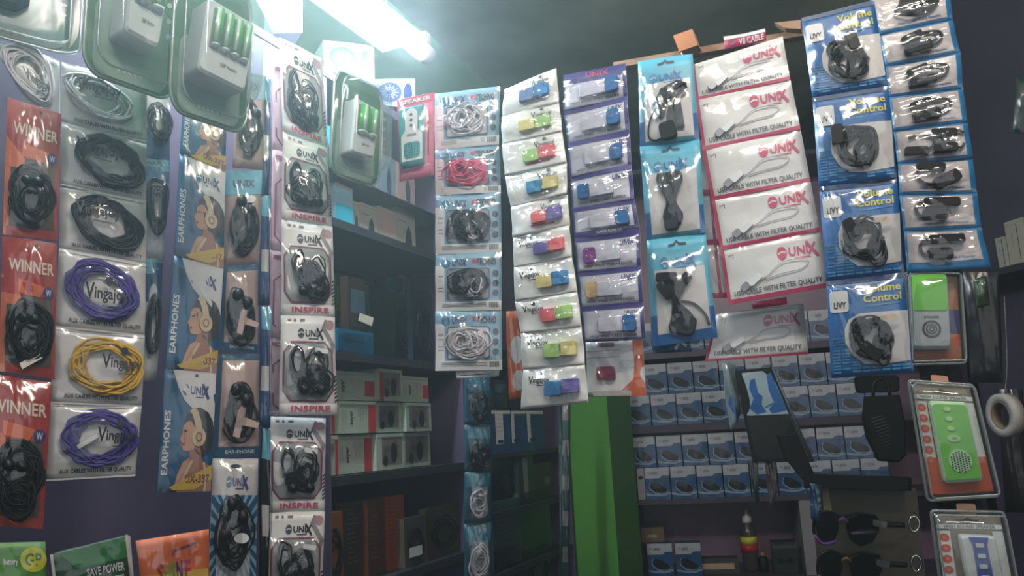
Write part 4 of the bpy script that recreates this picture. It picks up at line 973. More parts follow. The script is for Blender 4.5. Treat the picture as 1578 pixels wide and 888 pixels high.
# --- second bay: mouse boxes, clear packs
bz_ = [zL(858, 552), zL(858, 690), zL(858, 768), zL(858, 850)]
for k, (x0, x1) in enumerate(((758, 776), (777, 800), (801, 824), (825, 850))):
    fr = ZFr(LA, aL(x0, 660), aL(x1, 660), bz_[1], bz_[1] + .13, .03, sd())
    t = T('mouse_box', 'narrow blue and white carton left of the green pillar, ' + ['first', 'second', 'third', 'fourth'][k] + ' from the left', 'box', fr.root(), 'cartons left of the green pillar')
    b = MB().prism(fr, [(0, 0), (1, 0), (1, 1), (0, 1)], -.1, 0, DKBL); b.patch(fr, 0, 0, .5 if k < 2 else .2, .8, POUCH, .0006, 1, 3); b.patch(fr, .1, .7, .45, .78, INK, .0012, 1, 1)
    for j in range(4): b.line(fr, [(.06, .2 + .1 * j), (.42 if k < 2 else .18, .2 + .1 * j)], .001, INKG, .0012)
    t.part('carton', b); t.part('lid_flap', MB().prism(fr, [(.02, 0), (.98, 0), (.98, .08), (.02, .08)], .0005, .0015, POUCH))
packet(800, 698, 820, 760, .03, mat('smoke_pack', (70, 84, 84), .4), 'clear pack with a white stick in the bay left of the green pillar', lambda b, fr: b.patch(fr, .3, .1, .6, .9, POUCH, .001, 1, 2), z=bz_[2])
packet(760, 700, 796, 765, .05, mat('black_teal_pack', (24, 44, 52), .35), 'dark teal pack in the bay left of the green pillar', d_coil, z=bz_[2])
packet(824, 715, 850, 765, .03, mat('red_brown_pack', (96, 60, 50), .35), 'dark brown pack with a round badge left of the green pillar', lambda b, fr: b.poly(fr, ell(.7, .5, .15, .12, 12), BEIGE), z=bz_[2])
packet(760, 775, 800, 845, .03, mat('slate_green_pack', (90, 120, 118), .35), 'slate green pack under the narrow cartons', d_dense(PBLUE), z=bz_[3])
packet(803, 760, 846, 845, .03, mat('grass_green_pack', (70, 140, 60), .4), 'bright green pack standing left of the green pillar', d_label(GREEN), z=bz_[3])
packet(762, 850, 800, 888, .03, mat('dark_cyan_pack', (24, 70, 84), .35), 'dark cyan pack at the bottom of the bay left of the green pillar', d_coil, z=bz_[3] - .12)
packet(806, 850, 846, 888, .03, mat('dark_tan_pack', (90, 70, 56), .35), 'dark tan pack at the bottom of the bay left of the green pillar', d_coil, z=bz_[3] - .12)
packet(760, 585, 780, 625, .05, mat('dusk_pack', (60, 66, 84), .4), 'dusky pack on the top shelf of the bay beside the orange pouch', d_label(PBLUE), z=bz_[1] + .14)
# strip of glossy teal along the left edge of the pillar
fr = Fr(((862, 612), (878, 612), (878, 900), (862, 900)), plane(870, 750, 2.7, 30), sd(), .003)
t = T('foil_strip', 'thin dark teal foil strip hanging along the left edge of the green pillar', 'pouch', fr.root()); b = MB().sheet(fr, mat('dark_teal_foil', (24, 74, 70), .3, var=.3), ny=20)
for k in range(5): b.patch(fr, .3, .05 + .19 * k, .8, .13 + .19 * k, GRYP, .001, 1, 2)
t.part('foil', b); t.part('plastic_film', MB().film(fr, FILMC, .008))

# ------------------------------------------------------------------ rear cabinet: mouse boxes
MBL = mat('mouse_box_blue', (30, 82, 132), .3, var=.15, coat=.4); MWH = mat('mouse_box_white', (190, 196, 204), .3, coat=.4)
MSW = mat('mouse_box_swoosh', (150, 180, 200), .35)
BW, BH, BD = .098, .124, .07
proto = None
def mouse_box(px, zb, label, group, side=False, yaw=0.0, d=.02, da=0.0):
    global proto
    if proto is None:
        class Loc(Fr):
            def __init__(s):
                s.c = [V((-BW / 2, 0, BH)), V((BW / 2, 0, BH)), V((BW / 2, 0, 0)), V((-BW / 2, 0, 0))]; s.n = V((0, -1, 0)); s.amp = 0; s.W = BW; s.H = BH; s.ph = [0] * 6
        fr = Loc(); o = bpy.data.objects.new('mouse_box', None); COL.objects.link(o)
        b = MB().prism(fr, [(0, 0), (1, 0), (1, 1), (0, 1)], -BD, 0, MBL)
        b.poly(fr, [(0, .0), (1, .0), (1, .26), (.72, .26), (.6, .34), (0, .34)], MWH, .0006)
        b.line(fr, [(.1, .18), (.16, .12), (.2, .2)], .002, INKG, .001); b.text(fr, 'unix', .26, .1, .52, .22, INKG, .001)
        b.poly(fr, [(.0, .8), (.3, .84), (.7, .86), (1, .78), (1, .84), (.7, .92), (.3, .9), (0, .86)], MSW, .0008)
        b.line(fr, [(.2, .48), (.16, .66), (.4, .82), (.86, .8), (.9, .72)], .004, MSW, .0011)
        b.add([V((-BW / 2 - .0003, y, z)) for y, z in ((.002, .003), (.002, BH - .003), (BD - .002, BH - .003), (BD - .002, .003))], [(0, 1, 2, 3)], MWH)
        p = b.build('carton', None, V((0, 0, 0))); p.parent = o
        b = MB().prism(fr, [(.18, .54), (.28, .46), (.5, .5), (.74, .6), (.88, .72), (.84, .79), (.6, .81), (.34, .74), (.2, .64)], .0012, .002, BLK)
        b.line(fr, [(.3, .56), (.55, .64)], .0012, INKG, .0024); q = b.build('mouse_print', None, V((0, 0, 0))); q.parent = o
        b = MB(); vs = [fr.m(u, v, .0034 + .0012 * math.sin(9 * u + 5 * v)) for v in (0, .25, .5, .75, 1) for u in (0, .25, .5, .75, 1)]
        b.add(vs, [(j * 5 + i, (j + 1) * 5 + i, (j + 1) * 5 + i + 1, j * 5 + i + 1) for j in range(4) for i in range(4)], film('box_wrap', gl=.05, rough=.12, bump=.5, bs=7), True)
        r = b.build('shrink_wrap', None, V((0, 0, 0))); r.parent = o
        proto = o; root = o
    else:
        root = proto.copy(); COL.objects.link(root)
        for ch in list(proto.children):
            c = ch.copy(); COL.objects.link(c); c.parent = root
    root.location = BA.p(aB(px, 700) + da, zb, d); root.rotation_euler = (0, 0, math.radians(-12 + yaw + (90 if side else 0)))
    root['label'] = label; root['category'] = 'box'; root['group'] = group
NUM = ['first', 'second', 'third', 'fourth', 'fifth', 'sixth', 'seventh', 'eighth', 'ninth', 'tenth', 'eleventh', 'twelfth']
R = random.Random(5)
rows = [('upper row on the upper shelf board', bz['s1'] + BH + .002, 1018, 8), ('lower row on the upper shelf board', bz['s1'] + .001, 988, 10), ('upper row on the lower shelf board', bz['s2'] + BH + .002, 991, 10), ('lower row on the lower shelf board', bz['s2'] + .001, 1009, 9), ('highest row of all, mostly behind pouches', zB(1040, 541) + .001, 1000, 9)]
for nm, z, px0, cnt in rows:
    for k in range(cnt):
        mouse_box(px0, z, 'blue mouse box in the %s, %s from the left' % (nm, NUM[k]), 'blue mouse boxes on the rear cabinet', yaw=R.uniform(-3, 3), d=.025 + R.uniform(0, .008), da=k * (BW + .005))
for k, px in enumerate((1004, 1047)):
    mouse_box(px, bz['s3'] + .001, 'blue mouse box standing alone at the bottom left of the rear cabinet, ' + ['left of two', 'right of two'][k], 'mouse boxes at the bottom of the rear cabinet')
# side-on white carton at the start of the lowest row
fr = ZFr(BA, aB(978), aB(989), bz['s2'] + .001, bz['s2'] + BH, .03, 3)
t = T('mouse_box', 'mouse box turned side-on, white face, at the left end of the lower shelf board', 'box', fr.root()); b = MB().prism(fr, [(0, 0), (1, 0), (1, 1), (0, 1)], -.1, 0, MWH); b.poly(fr, ell(.5, .3, .35, .06, 12), INK)
for j in range(6): b.line(fr, [(.2, .5 + .06 * j), (.8, .5 + .06 * j)], .001, mat('orange_print', (200, 120, 80), .5), .0009)
t.part('carton', b); t.part('lid_flap', MB().prism(fr, [(.02, 0), (.98, 0), (.98, .05), (.02, .05)], .0005, .0015, MWH))
# items in the lower cubby
def lathe(mb, c, prof, m, n=18):
    vs = [c + V((r * math.cos(2 * PI * i / n), r * math.sin(2 * PI * i / n), z)) for r, z in prof for i in range(n)]
    fs = [(j * n + i, j * n + (i + 1) % n, (j + 1) * n + (i + 1) % n, (j + 1) * n + i) for j in range(len(prof) - 1) for i in range(n)]
    fs += [tuple(range(n - 1, -1, -1)), tuple((len(prof) - 1) * n + i for i in range(n))]
    return mb.add(vs, fs, m, True)
zs = bz['s3']
c0 = BA.p(aB(1156, 830), zs, .12); hb = zB(1155, 785, .12) - zs
t = T('spray_bottle', 'dark spray bottle with a yellow and red label on the lower shelf', 'bottle', c0)
t.part('bottle_body', lathe(MB(), c0, [(.03, 0), (.032, .01), (.032, hb * .62), (.026, hb * .7), (.016, hb * .76), (.014, hb * .8)], mat('smoky_bottle', (70, 66, 62), .25)))
t.part('label', lathe(lathe(MB(), c0, [(.0325, hb * .3), (.0328, hb * .3), (.0328, hb * .44), (.0325, hb * .44)], RED), c0, [(.0325, hb * .44), (.0328, hb * .44), (.0328, hb * .56), (.0325, hb * .56)], YEL), 'yellow and red label')
t.part('spray_cap', lathe(MB(), c0, [(.016, hb * .78), (.018, hb * .8), (.018, hb * .88), (.008, hb * .9), (.007, hb)], WHITE), 'pale spray cap')
def box3(name, label, cat, px0, px1, pyt, pyb, d, m, deco=None, dep=.08, z=None):
    z0 = zB(px0, pyb, d) if z is None else z
    fr = ZFr(BA, BA.hit(px0, pyb, d)[0], BA.hit(px1, pyb, d)[0], z0, zB(px0, pyt, d), d, sd()); t = T(name, label, cat, fr.root())
    b = MB().prism(fr, [(0, 0), (1, 0), (1, 1), (0, 1)], -dep, 0, m)
    if deco: deco(b, fr)
    t.part('carton', b); t.part('lid_flap', MB().prism(fr, [(.03, 0), (.97, 0), (.97, .1), (.03, .1)], .0005, .0015, m)); return t
zs2 = zs + BH + .003
box3('small_carton', 'small brown carton lying on the two lone mouse boxes', 'box', 989, 1024, 814, 832, .05, mat('brown_carton', (110, 86, 66), .5), lambda b, fr: b.text(fr, 'unix', .2, .4, .7, .7, BEIGE, .0008), z=zs2)
box3('flat_carton', 'low dark olive carton left of the spray bottle', 'box', 1072, 1140, 862, 886, .05, mat('olive_carton', (70, 66, 56), .5), lambda b, fr: b.patch(fr, .1, .3, .9, .7, BEIGE, .0006, 1, 1), z=zs + .001)
box3('black_jar_carton', 'dark carton with two black knobs right of the spray bottle', 'box', 1194, 1232, 836, 886, .05, mat('black_green_carton', (40, 42, 40), .4), lambda b, fr: (b.patch(fr, 0, 0, 1, .2, INKG, .0006, 1, 1), b.prism(fr, ell(.3, .6, .14, .1, 14), 0, .004, BLK), b.prism(fr, ell(.7, .6, .14, .1, 14), 0, .004, BLK)), z=zs + .001)
c1 = BA.p(aB(1178, 860), zs + .001, .09)
t = T('small_bottle', 'small dark bottle with a yellowish cap beside the spray bottle', 'bottle', c1); t.part('bottle_body', lathe(MB(), c1, [(.018, 0), (.019, .01), (.019, .05), (.01, .06)], BLK)); t.part('cap', lathe(MB(), c1, [(.01, .058), (.011, .06), (.011, .072), (.009, .074)], mat('ochre_cap', (140, 120, 50), .4)))

# ------------------------------------------------------------------ wooden batten the right-hand strips hang from
axr = plane(1100, 70, 1.42, -26)
WOOD = mat('raw_timber', (150, 116, 90), .7, var=.25, scale=30)
aa, za = axr.hit(860, 113); ab, zb2 = axr.hit(1240, 44)
BQ = ((945, 96), (1410, 14), (1410, 25), (945, 105))
t = T('hanging_batten', 'raw timber batten behind the tops of the right-hand pouch strips', 'batten', axr.p((aa + ab) / 2, za, 0))
t.part('batten', MB().prism(Fr(BQ, axr, 1, 0), [(0, 0), (1, 0), (1, 1), (0, 1)], -.02, 0, WOOD))
t.part('end_block', MB().prism(Fr(((1043, 62), (1076, 54), (1082, 82), (1050, 90)), axr, 1, 0), [(0, .1), (.9, 0), (1, .9), (.1, 1)], .0, .03, mat('orange_timber', (190, 124, 86), .7, var=.2)), 'short orange-brown block')
t.part('end_block', MB().prism(Fr(((1196, 42), (1236, 38), (1236, 52), (1206, 50)), axr, 1, 0), [(0, 0), (1, 0), (1, 1), (.2, 1)], .0, .02, WOOD))
for q in (.8, .98):
    f = Fr(BQ, axr, 1, 0); p0 = f.m(q, 0, -.01); t.part('hanging_wire', MB().tubew([p0, V((p0.x, p0.y, ceil_z))], .0012, CHROME, 6, sub=1))
# hooks (small nails) for strips
nl_ = T('nail_hook', 'bent nail in the timber block above the sky blue pouches', 'hook', P(1052, 84, 1.36)); nl_.part('shank', MB().tubew([P(1064, 84, 1.4), P(1060, 92, 1.36), P(1054, 90, 1.34), P(1050, 80, 1.34)], .0012, CHROME, 6))

# ------------------------------------------------------------------ right-hand blisters: handheld speakers
def card_speaker(quad, ax, body, label, top, main, style):
    fr = Fr(quad, ax, sd(), .0004); t = T('speaker_pack', label, 'speaker pack', fr.root(), 'clear blister packs of handheld speakers')
    b = MB()
    GC = mat('grey_backing_card', (128, 118, 108), .5, var=.08); OR = mat('orange_red_print', (214, 90, 54), .5)
    b.sheet(fr, GC if style else ORG)
    if style:
        b.patch(fr, 0, .09, 1, .13, POUCH, .001, 4, 1); b.text(fr, 'HIGH SOUND SPEAKER', .12, .095, .9, .125, INKG, .0014); b.poly(fr, ell(.1, .11, .055, .022, 12), WHITE, .0013)
        b.patch(fr, 0, .15, .2, .66 if style == 1 else 1, POUCH, .001, 1, 4); b.patch(fr, .84, .15, 1, .66 if style == 1 else 1, POUCH, .001, 1, 4)
        for k in range(6): b.prism(fr, ell(.1, .21 + .095 * k, .075, .036, 16), .0012, .0016, OR); b.poly(fr, ell(.1, .21 + .095 * k, .03, .014, 10), PINK, .002)
        if style == 1: b.patch(fr, 0, .66, 1, .98, OR, .0009)
        b.poly(fr, [(.3, .035), (.36, .05), (.44, .045), (.5, .025), (.56, .045), (.64, .05), (.7, .035), (.64, .065), (.36, .065)], INK, .0013)
    else:
        b.patch(fr, .72, 0, 1, .45, mat('orange_brown_print', (176, 112, 66), .5), .001); b.patch(fr, .8, .4, 1, .68, NAVY, .0012)
        b.patch(fr, 0, .84, 1, 1, mat('salmon_print', (196, 120, 86), .5), .0012)
    t.part('card', b)
    bf = Fr(body, ax, sd(), 0); bd = MB().prism(bf, rrect(0, 0, 1, 1, .1, .06, 5), .002, .022, main, .004, mtop=top, shrink=.92)
    t.part('speaker_body', bd)
    g = MB()
    if style == 1:
        for v in (.1, .22, .34): g.prism(bf, ell(.42 , v, .1, .028, 14), .022, .024, mat('pale_green_button', (190, 235, 150), .4))
        g.prism(bf, ell(.45, .46, .17, .045, 18), .022, .0235, mat('pale_green_button', (190, 235, 150), .4)); g.text(bf, 'ON', .4, .445, .52, .475, TEAL, .024)
        t.part('buttons', g); g = MB(); g.prism(bf, ell(.5, .74, .3, .14, 26), .022, .0232, mat('pale_mint', (205, 240, 190), .4))
        for j in range(-4, 5):
            for k in range(-3, 4):
                if (j / 4.6) ** 2 + (k / 3.6) ** 2 < 1: g.poly(bf, rrect(.5 + k * .075 - .022, .74 + j * .029 - .009 + (k % 2) * .012, .5 + k * .075 + .022, .74 + j * .029 + .009 + (k % 2) * .012, .01, .004, 2), INK, .0238)
        t.part('speaker_grille', g)
    elif style == 2:
        g.prism(bf, [(.22, .02), (.78, .02), (.7, .12), (.72, .9), (.28, .9), (.3, .12)], .022, .024, mat('royal_blue_print', (44, 80, 170), .4))
        for v in (.1, .25, .4, .55): g.prism(bf, rrect(.38, v, .6, v + .06, .02, .01), .024, .0255, WHITE)
        t.part('buttons', g)
    else:
        g.text(bf, 'SPEAKER', .32, .57, .72, .6, INK, .0228); g.line(bf, ell(.5, .74, .22, .1, 26), .003, INKG, .023, True); g.line(bf, ell(.5, .74, .13, .06, 20), .002, INKG, .023, True); g.line(bf, ell(.5, .74, .06, .03, 14), .002, INKG, .023, True)
        t.part('speaker_grille', g)
    sh = MB().film(fr, SHELL, .03, n=20, u0=-.06, v0=-.02, u1=1.06, v1=1.02, cr=.0006, pw=.22); t.part('blister_shell', sh)
    o = rrect(-.06, -.03, 1.07, 1.03, .06, .04, 4); t.part('blister_rim', MB().tube(fr, [(u, v, .002) for u, v in o], .0022, RIM, 6, True, 1).tube(fr, [(.5 + (u - .5) * .93, .5 + (v - .5) * .95, .022) for u, v in o], .0014, RIM, 6, True, 1))
    if style: t.part('hang_tab', MB().prism(fr, rrect(.36, -.1, .66, 0, .04, .02), .0, .0012, mat('peach_tab', (200, 150, 120), .5)), 'peach cardboard hanging tab')
    return t
GT = mat('lime_lower_grey', (186, 190, 196), .4)
fr_ = card_speaker([(1400, 424), (1474, 426), (1482, 556), (1404, 558)], plane(1440, 490, 1.24, -16), [(1398, 424), (1455, 424), (1462, 540), (1404, 540)], 'lime and white memory card speaker pack below the blue-framed adapter pouches', GT, GT, 0)
axp = plane(1465, 680, 1.2, -16)
bfx = Fr([(1398, 424), (1455, 424), (1462, 540), (1404, 540)], plane(1440, 490, 1.24, -16), 1, 0)
fr_.part('lime_cover', MB().prism(bfx, rrect(.04, .02, .96, .5, .08, .05), .0222, .0232, LIME), 'lime green upper half')
card_speaker([(1405, 592), (1494, 598), (1532, 760), (1434, 766)], axp, [(1428, 618), (1484, 620), (1510, 740), (1452, 744)], 'lime green handheld speaker with a round dotted grille on an orange card', LIME, mat('pale_mint', (205, 240, 190), .4), 1)
card_speaker([(1440, 792), (1540, 794), (1572, 965), (1464, 968)], plane(1500, 850, 1.2, -16), [(1474, 822), (1528, 824), (1548, 930), (1494, 932)], 'white handheld speaker with royal blue buttons, bottom right', WHITE, WHITE, 2)

# ------------------------------------------------------------------ dark hanging goods at the right
# long dark folder with a blue and white printed top, leaning
axd = plane(1190, 640, 2.15, -16)
fr = Fr([(1132, 572), (1190, 566), (1252, 712), (1160, 712)], axd, sd(), .0006)
t = T('tablet_sleeve', 'black slanting sleeve with a blue and white printed top hanging before the mouse boxes', 'sleeve', fr.root())
b = MB().prism(fr, rrect(0, 0, 1, 1, .05, .03, 3), -.012, 0, BLK)
b.patch(fr, .08, .03, .93, .5, mat('pale_grey_print', (150, 170, 176), .4), .001)
DB = mat('cobalt_print', (30, 90, 150), .4)
b.poly(fr, [(.34, .12), (.46, .1), (.44, .26), (.52, .3), (.44, .38), (.5, .47), (.28, .49), (.16, .42), (.3, .32), (.26, .2)], DB, .0014); b.poly(fr, [(.78, .08), (.9, .05), (.93, .46), (.6, .49), (.56, .44), (.72, .38), (.7, .24)], DB, .0016)
b.patch(fr, .06, .5, .95, .97, mat('bottle_black_green', (12, 20, 19), .3), .0012)
b.line(fr, [(.5, .42), (.8, .36)], .004, TEALINK, .002)
t.part('sleeve', b)
t.part('edge_frame', MB().line(fr, [(.97, .0), (.99, 1)], .012, mat('glossy_black_frame', (16, 18, 20), .15), .002).tube(fr, [(1, 0, .004), (1, 1, .004)], .003, mat('grey_rim', (90, 96, 100), .25), 6, False, 1))
fr = Fr([(1112, 560), (1134, 562), (1142, 640), (1126, 665)], plane(1125, 610, 2.2, 10), sd(), .003)
t = T('foil_pouch', 'pale pouch with a blue pointed end left of the black slanting sleeve', 'pouch', fr.root()); b = MB().sheet(fr, mat('misty_teal_pouch', (130, 150, 156), .35, var=.2)); b.poly(fr, [(.1, .6), (.4, .5), (.6, .62), (.95, .5), (.9, .95), (.5, .98)], DB); t.part('bag', b); t.part('plastic_film', MB().film(fr, FILMC, .008))
for k, q in enumerate(([(1154, 708), (1168, 708), (1170, 772), (1164, 780)], [(1178, 708), (1196, 708), (1198, 760), (1186, 784)])):
    fr = Fr(q, plane(1175, 740, 2.18, -10), sd(), .002); t = T('hanging_tag', ['thin dark green pouch tip dangling under the sleeve', 'brownish pouch tip dangling under the sleeve'][k], 'pouch', fr.root()); t.part('bag', MB().sheet(fr, [mat('moss_pouch', (44, 62, 56), .35), mat('cocoa_pouch', (84, 70, 76), .35)][k])); t.part('plastic_film', MB().film(fr, FILMC, .006))
# dark arm and tray
axv = plane(1300, 730, 1.75, -14)
fr = Fr([(1240, 724), (1402, 716), (1402, 756), (1240, 752)], axv, sd(), 0)
t = T('display_stand', 'black bent display arm with a dark back plate holding sunglasses', 'stand', fr.root())
t.part('arm', MB().prism(fr, [(0, .2), (.4, .35), (1, .5), (1, 1), (0, 1)], -.02, .02, BLK, .003))
t.part('arm', MB().prism(Fr([(1196, 670), (1232, 668), (1262, 750), (1222, 742)], axv, 1, 0), [(0, 0), (.9, 0), (1, 1), (.5, 1), (0, .5)], -.012, .012, BLK, .003))
t.part('back_plate', MB().prism(Fr([(1256, 752), (1412, 752), (1436, 980), (1262, 980)], axv, 1, 0, d=.03), rrect(0, 0, 1, 1, .03, .03), -.006, 0, mat('khaki_plate', (84, 78, 66), .45, var=.12)))
t.part('edge_strip', MB().prism(Fr([(1264, 752), (1276, 752), (1282, 788), (1270, 788)], axv, 1, 0, d=.02), [(0, 0), (1, 0), (1, 1), (0, 1)], -.006, 0, mat('ochre_strip', (150, 140, 90), .5)))
# sunglasses
def sunglasses(q, label, m2):
    fr = Fr(q, axv, sd(), 0); t = T('sunglasses', label, 'sunglasses', fr.root(), 'sunglasses on the display stand')
    LENS = mat('black_lens', (14, 15, 17), .08, coat=.6)
    for u, k in ((.16, .8), (.66, 1.1)):
        t.part('lens', MB().prism(fr, [(u - .2 * k, .2), (u, .02), (u + .2 * k, .1), (u + .22 * k, .5), (u + .14 * k, .86), (u - .02, 1.02), (u - .15 * k, .84), (u - .21 * k, .45)], .012, .02, LENS, .004))
    t.part('bridge', MB().tube(fr, [(.32, .3, .018), (.38, .18, .022), (.46, .3, .018)], .0034, m2))
    t.part('rim', MB().tube(fr, [(-.02, .7, .014), (-.03, .5, .014), (0, .2, .014), (.16, .0, .016), (.36, .14, .016), (.6, .0, .016), (.86, .08, .016)], .003, BLK).tube(fr, [(-.02, .72, .02), (.1, .96, .022), (.3, .86, .022)], .0034, m2))
    t.part('hinge', MB().conn(fr, .9, .28, .026, .014, 8, .014, .028, CHROME), 'chrome hinge')
    t.part('temple', MB().tube(fr, [(.94, .3, .018), (1.1, .3, .016), (1.25, .3, .014)], .0055, BLK))
    t.part('temple_clip', MB().tube(fr, [(1.38 + .07 * math.cos(a_ * .7), .25 + .24 * math.sin(a_ * .7), .014) for a_ in range(9)], .0028, CHROME, closed=True), 'chrome oval clip')
sunglasses([(1256, 786), (1364, 792), (1364, 842), (1256, 838)], 'black sunglasses with a purple lower rim, upper pair on the stand', mat('purple_rim', (110, 60, 130), .3))
sunglasses([(1262, 846), (1368, 852), (1368, 904), (1262, 900)], 'black sunglasses with a chrome bridge, lower pair on the stand', mat('bronze_rim', (150, 110, 80), .25, .6))
fr = Fr([(1248, 744), (1268, 748), (1266, 806), (1250, 800)], plane(1255, 775, 1.72, -5), sd(), .002); t = T('foil_pouch', 'small dark blue pouch at the left of the sunglasses', 'pouch', fr.root()); b = MB().sheet(fr, mat('petrol_pouch', (24, 70, 104), .35)); b.line(fr, [(0, .6), (1, .66)], .002, PBLUE); t.part('bag', b); t.part('plastic_film', MB().film(fr, FILMC, .006))
# black ribbed bag
fr = Fr([(1326, 612), (1392, 606), (1396, 712), (1336, 716)], plane(1360, 660, 1.9, -16), sd(), .003)
t = T('mesh_bag', 'black ribbed bag hanging left of the lime speaker pack', 'bag', fr.root()); b = MB().prism(fr, [(.1, 0), (.9, .02), (1, .4), (1, .9), (.8, 1), (.3, .96), (.05, .6), (0, .3)], -.02, .012, mat('black_mesh', (14, 14, 16), .6, spec=.2), .005)
for k in range(14): b.line(fr, [(.12 + .03 * k, .25 + .045 * k), (.5 + .03 * k, .2 + .045 * k)], .002, mat('dark_olive_rib', (54, 50, 40), .5), .0135)
t.part('bag_body', b); t.part('handle', MB().tube(fr, [(.3, .02, 0), (.35, -.2, 0), (.6, -.22, 0), (.7, .02, 0)], .004, BLK))
fr = Fr([(1316, 580), (1384, 578), (1386, 604), (1320, 606)], plane(1350, 590, 1.95, -16), sd(), .002); t = T('black_case', 'black zip case above the ribbed bag under the blue pouches', 'case', fr.root()); t.part('case_body', MB().prism(fr, rrect(0, 0, 1, 1, .1, .25), -.02, .01, mat('black_cloth', (12, 12, 15), .6, spec=.2), .004)); t.part('zip', MB().line(fr, [(.05, .3), (.95, .3)], .002, INKG, .012))
# dark pouches further right
for k, (q, Y, m, lab) in enumerate((([(1484, 420), (1540, 420), (1546, 590), (1496, 590)], 1.9, mat('charcoal_pouch', (34, 32, 38), .4, var=.3), 'charcoal pouch behind the memory card speaker pack'), ([(1500, 430), (1520, 425), (1526, 470), (1506, 475)], 1.8, mat('faded_lime_pouch', (70, 90, 50), .4), 'small faded lime pouch right of the memory card speaker'), ([(1536, 600), (1576, 600), (1590, 790), (1550, 790)], 2.0, mat('plum_black_pouch', (36, 28, 34), .4, var=.3), 'plum black pouch behind the roll of tape'))):
    fr = Fr(q, plane((q[0][0] + q[1][0]) / 2, q[0][1], Y, -25), sd(), .002); t = T('dark_pouch', lab, 'pouch', fr.root()); t.part('bag', MB().sheet(fr, m, .003)); t.part('plastic_film', MB().film(fr, FILMD, .01))
# tape roll
rc_ = P(1549, 640, 1.7); e1 = V((.92, -.38, 0)); ax_ = V((.38, .92, 0)).normalized(); ax_ = V((-1, -.12, 0)).normalized(); ex = V((-ax_.y, ax_.x, 0)); ez = V((0, 0, 1))
def ring(c, axis, ro, ri, wd, m, n=32):
    vs = []; fs = []
    for i in range(n):
        a = 2 * PI * i / n; dd = ex * math.cos(a) + ez * math.sin(a)
        vs += [c + dd * ro + axis * wd / 2, c + dd * ro - axis * wd / 2, c + dd * ri - axis * wd / 2, c + dd * ri + axis * wd / 2]
    for i in range(n):
        j = (i + 1) % n
        for k in range(4): l = (k + 1) % 4; fs.append((4 * i + k, 4 * i + l, 4 * j + l, 4 * j + k))
    return MB().add(vs, fs, m, True)
t = T('tape_roll', 'grey-white roll of tape hanging at the right edge', 'tape roll', rc_ - ez * .043)
t.part('tape', ring(rc_, ax_, .044, .028, .022, mat('tape_white', (170, 164, 158), .45))); t.part('core', ring(rc_, ax_, .0279, .0255, .0225, mat('cardboard_core', (120, 104, 88), .7)))
t.part('string', MB().tubew([rc_ + ez * .0255, rc_ + ez * .1 + V((.02, 0, 0)), rc_ + ez * .25 + V((.05, .02, 0))], .001, mat('string', (110, 104, 96), .7), 5))
# white cartons on the right shelf
for k, (x0, x1, yt, lab) in enumerate(((1541, 1558, 366, 'low white carton on the right shelf, left of two'), (1559, 1590, 340, 'taller white carton on the right shelf, cut by the photo edge'))):
    ca, cz = RA.hit(x0, 418, -.12); cb = RA.hit(x1, 418, -.12)[0]; fr = ZFr(RA, ca, cb, rz + .001, RA.hit(x0, yt, -.12)[1], -.12, sd())
    t = T('white_carton', lab, 'box', fr.root(), 'white cartons on the right shelf'); b = MB().prism(fr, [(0, 0), (1, 0), (1, 1), (0, 1)], -.11, 0, CREAM); b.line(fr, [(.6, .1), (.6, .9)], .002, INKG); b.line(fr, [(.3, .3), (.3, .6)], .002, TEAL); t.part('carton', b)
    t.part('lid_flap', MB().prism(fr, [(.03, 0), (.97, 0), (.97, .08), (.03, .08)], .0005, .0015, CREAM))
fr = Fr([(1566, 120), (1600, 120), (1600, 210), (1560, 205)], plane(1575, 160, 1.6, -30), sd(), .003); t = T('dark_pouch', 'dark teal pouch high at the right edge', 'pouch', fr.root()); t.part('bag', MB().sheet(fr, mat('teal_black_pouch', (24, 64, 60), .4, var=.3))); t.part('plastic_film', MB().film(fr, FILMD, .008))

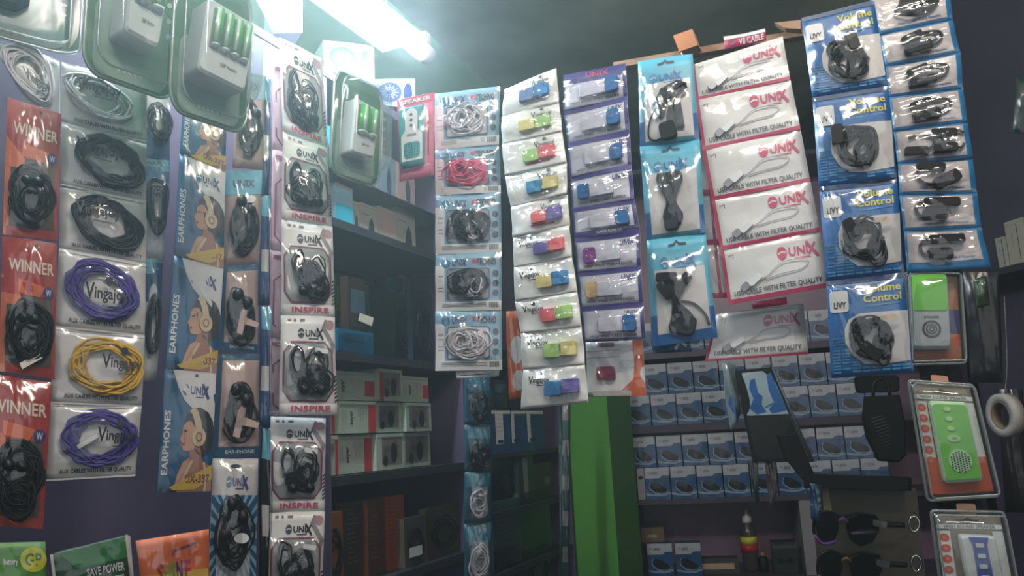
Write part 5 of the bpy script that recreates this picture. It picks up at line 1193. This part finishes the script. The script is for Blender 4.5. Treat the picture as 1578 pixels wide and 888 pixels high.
# ------------------------------------------------------------------ bottom left packets
axz = plane(160, 870, 1.0, 36)
fr = Fr([(-40, 838), (70, 835), (74, 960), (-40, 960)], plane(20, 880, 1.0, 34), sd(), .001)
t = T('battery_card', 'bright green GP battery card at the bottom left corner', 'battery pack', fr.root()); b = MB().sheet(fr, mat('gp_green_card', (80, 150, 50), .4, var=.15)); 
b.poly(fr, ell(.82, .22, .19, .16, 20), mat('gp_yellow', (205, 205, 40), .4)); b.text(fr, 'GP', .7, .14, .94, .3, GREEN, .0014); b.text(fr, 'battery', .4, .2, .6, .3, WHITE, .0014); b.text(fr, 'heavy duty battery', .3, .42, .8, .5, WHITE, .0014); b.poly(fr, ell(.85, .8, .15, .12, 16), NAVY, .0012); t.part('card', b); t.part('plastic_film', MB().film(fr, FILM, .004))
axy = plane(150, 860, 1.04, 34)
for k in range(3):
    q = [(78 + 8 * k, 855 - 3 * k), (196 + 2 * k, 824 + 1 * k), (208, 940), (90 + 10 * k, 950)]
    fr = Fr(q, axy, sd(), .0006, d=.012 * (2 - k) - .01 if False else .014 * (k))
    t = T('green_packet', 'dark green printed packet, ' + ['front of the three between the green card and the orange packet', 'middle of the three fanned green packets', 'rearmost of the three fanned green packets'][k], 'packet', fr.root(), 'fanned dark green packets'); b = MB().sheet(fr, mat('forest_card', (24, 78, 48), .4, var=.2)); b.poly(fr, [(.1, .02), (.97, .02), (.97, .3), (.3, .3)], mat('leaf_card', (34, 120, 56), .4, var=.25), .0009)
    b.line(fr, [(.985, 0), (1, 1)], .003, POUCHD); b.line(fr, [(.01, 0), (.01, 1)], .003, POUCHD)
    if k == 0: 
        b.text(fr, 'SAVE POWER', .42, .34, .92, .46, POUCHD, .0014)
        for j in range(4): b.line(fr, [(.42, .54 + .09 * j), (.9 - .07 * j, .52 + .09 * j)], .002, POUCHD, .0012)
    t.part('card', b); t.part('plastic_film', MB().film(fr, FILM, .004))
fr = Fr([(208, 832), (318, 814), (326, 832), (222, 940)], plane(265, 860, 1.06, 34), sd(), .0012)
fr = Fr([(209, 834), (322, 816), (324, 950), (224, 955)], plane(265, 860, 1.06, 34), sd(), .0012)
t = T('orange_packet', 'orange and yellow SHINE packet at the bottom', 'packet', fr.root()); b = MB().sheet(fr, ORG); b.patch(fr, .02, .45, .98, 1, mat('golden_print', (210, 170, 60), .4, var=.2), .0009)
for ch, x, m in (('S', .24, RED), ('H', .34, mat('grass_print', (110, 150, 50), .5)), ('I', .45, mat('grass_print')), ('N', .52, NAVY), ('E', .64, MAG)): b.text(fr, ch, x, .32, x + .085 - .04 * (ch == 'I'), .56, m, .0014)
b.line(fr, [(.48, .24), (.48, .19), (.82, .13)], .0025, MAGD, .0012); b.patch(fr, .36, .58, .7, .62, PINKB, .0012, 2, 1); t.part('card', b); t.part('plastic_film', MB().film(fr, FILMC, .006))
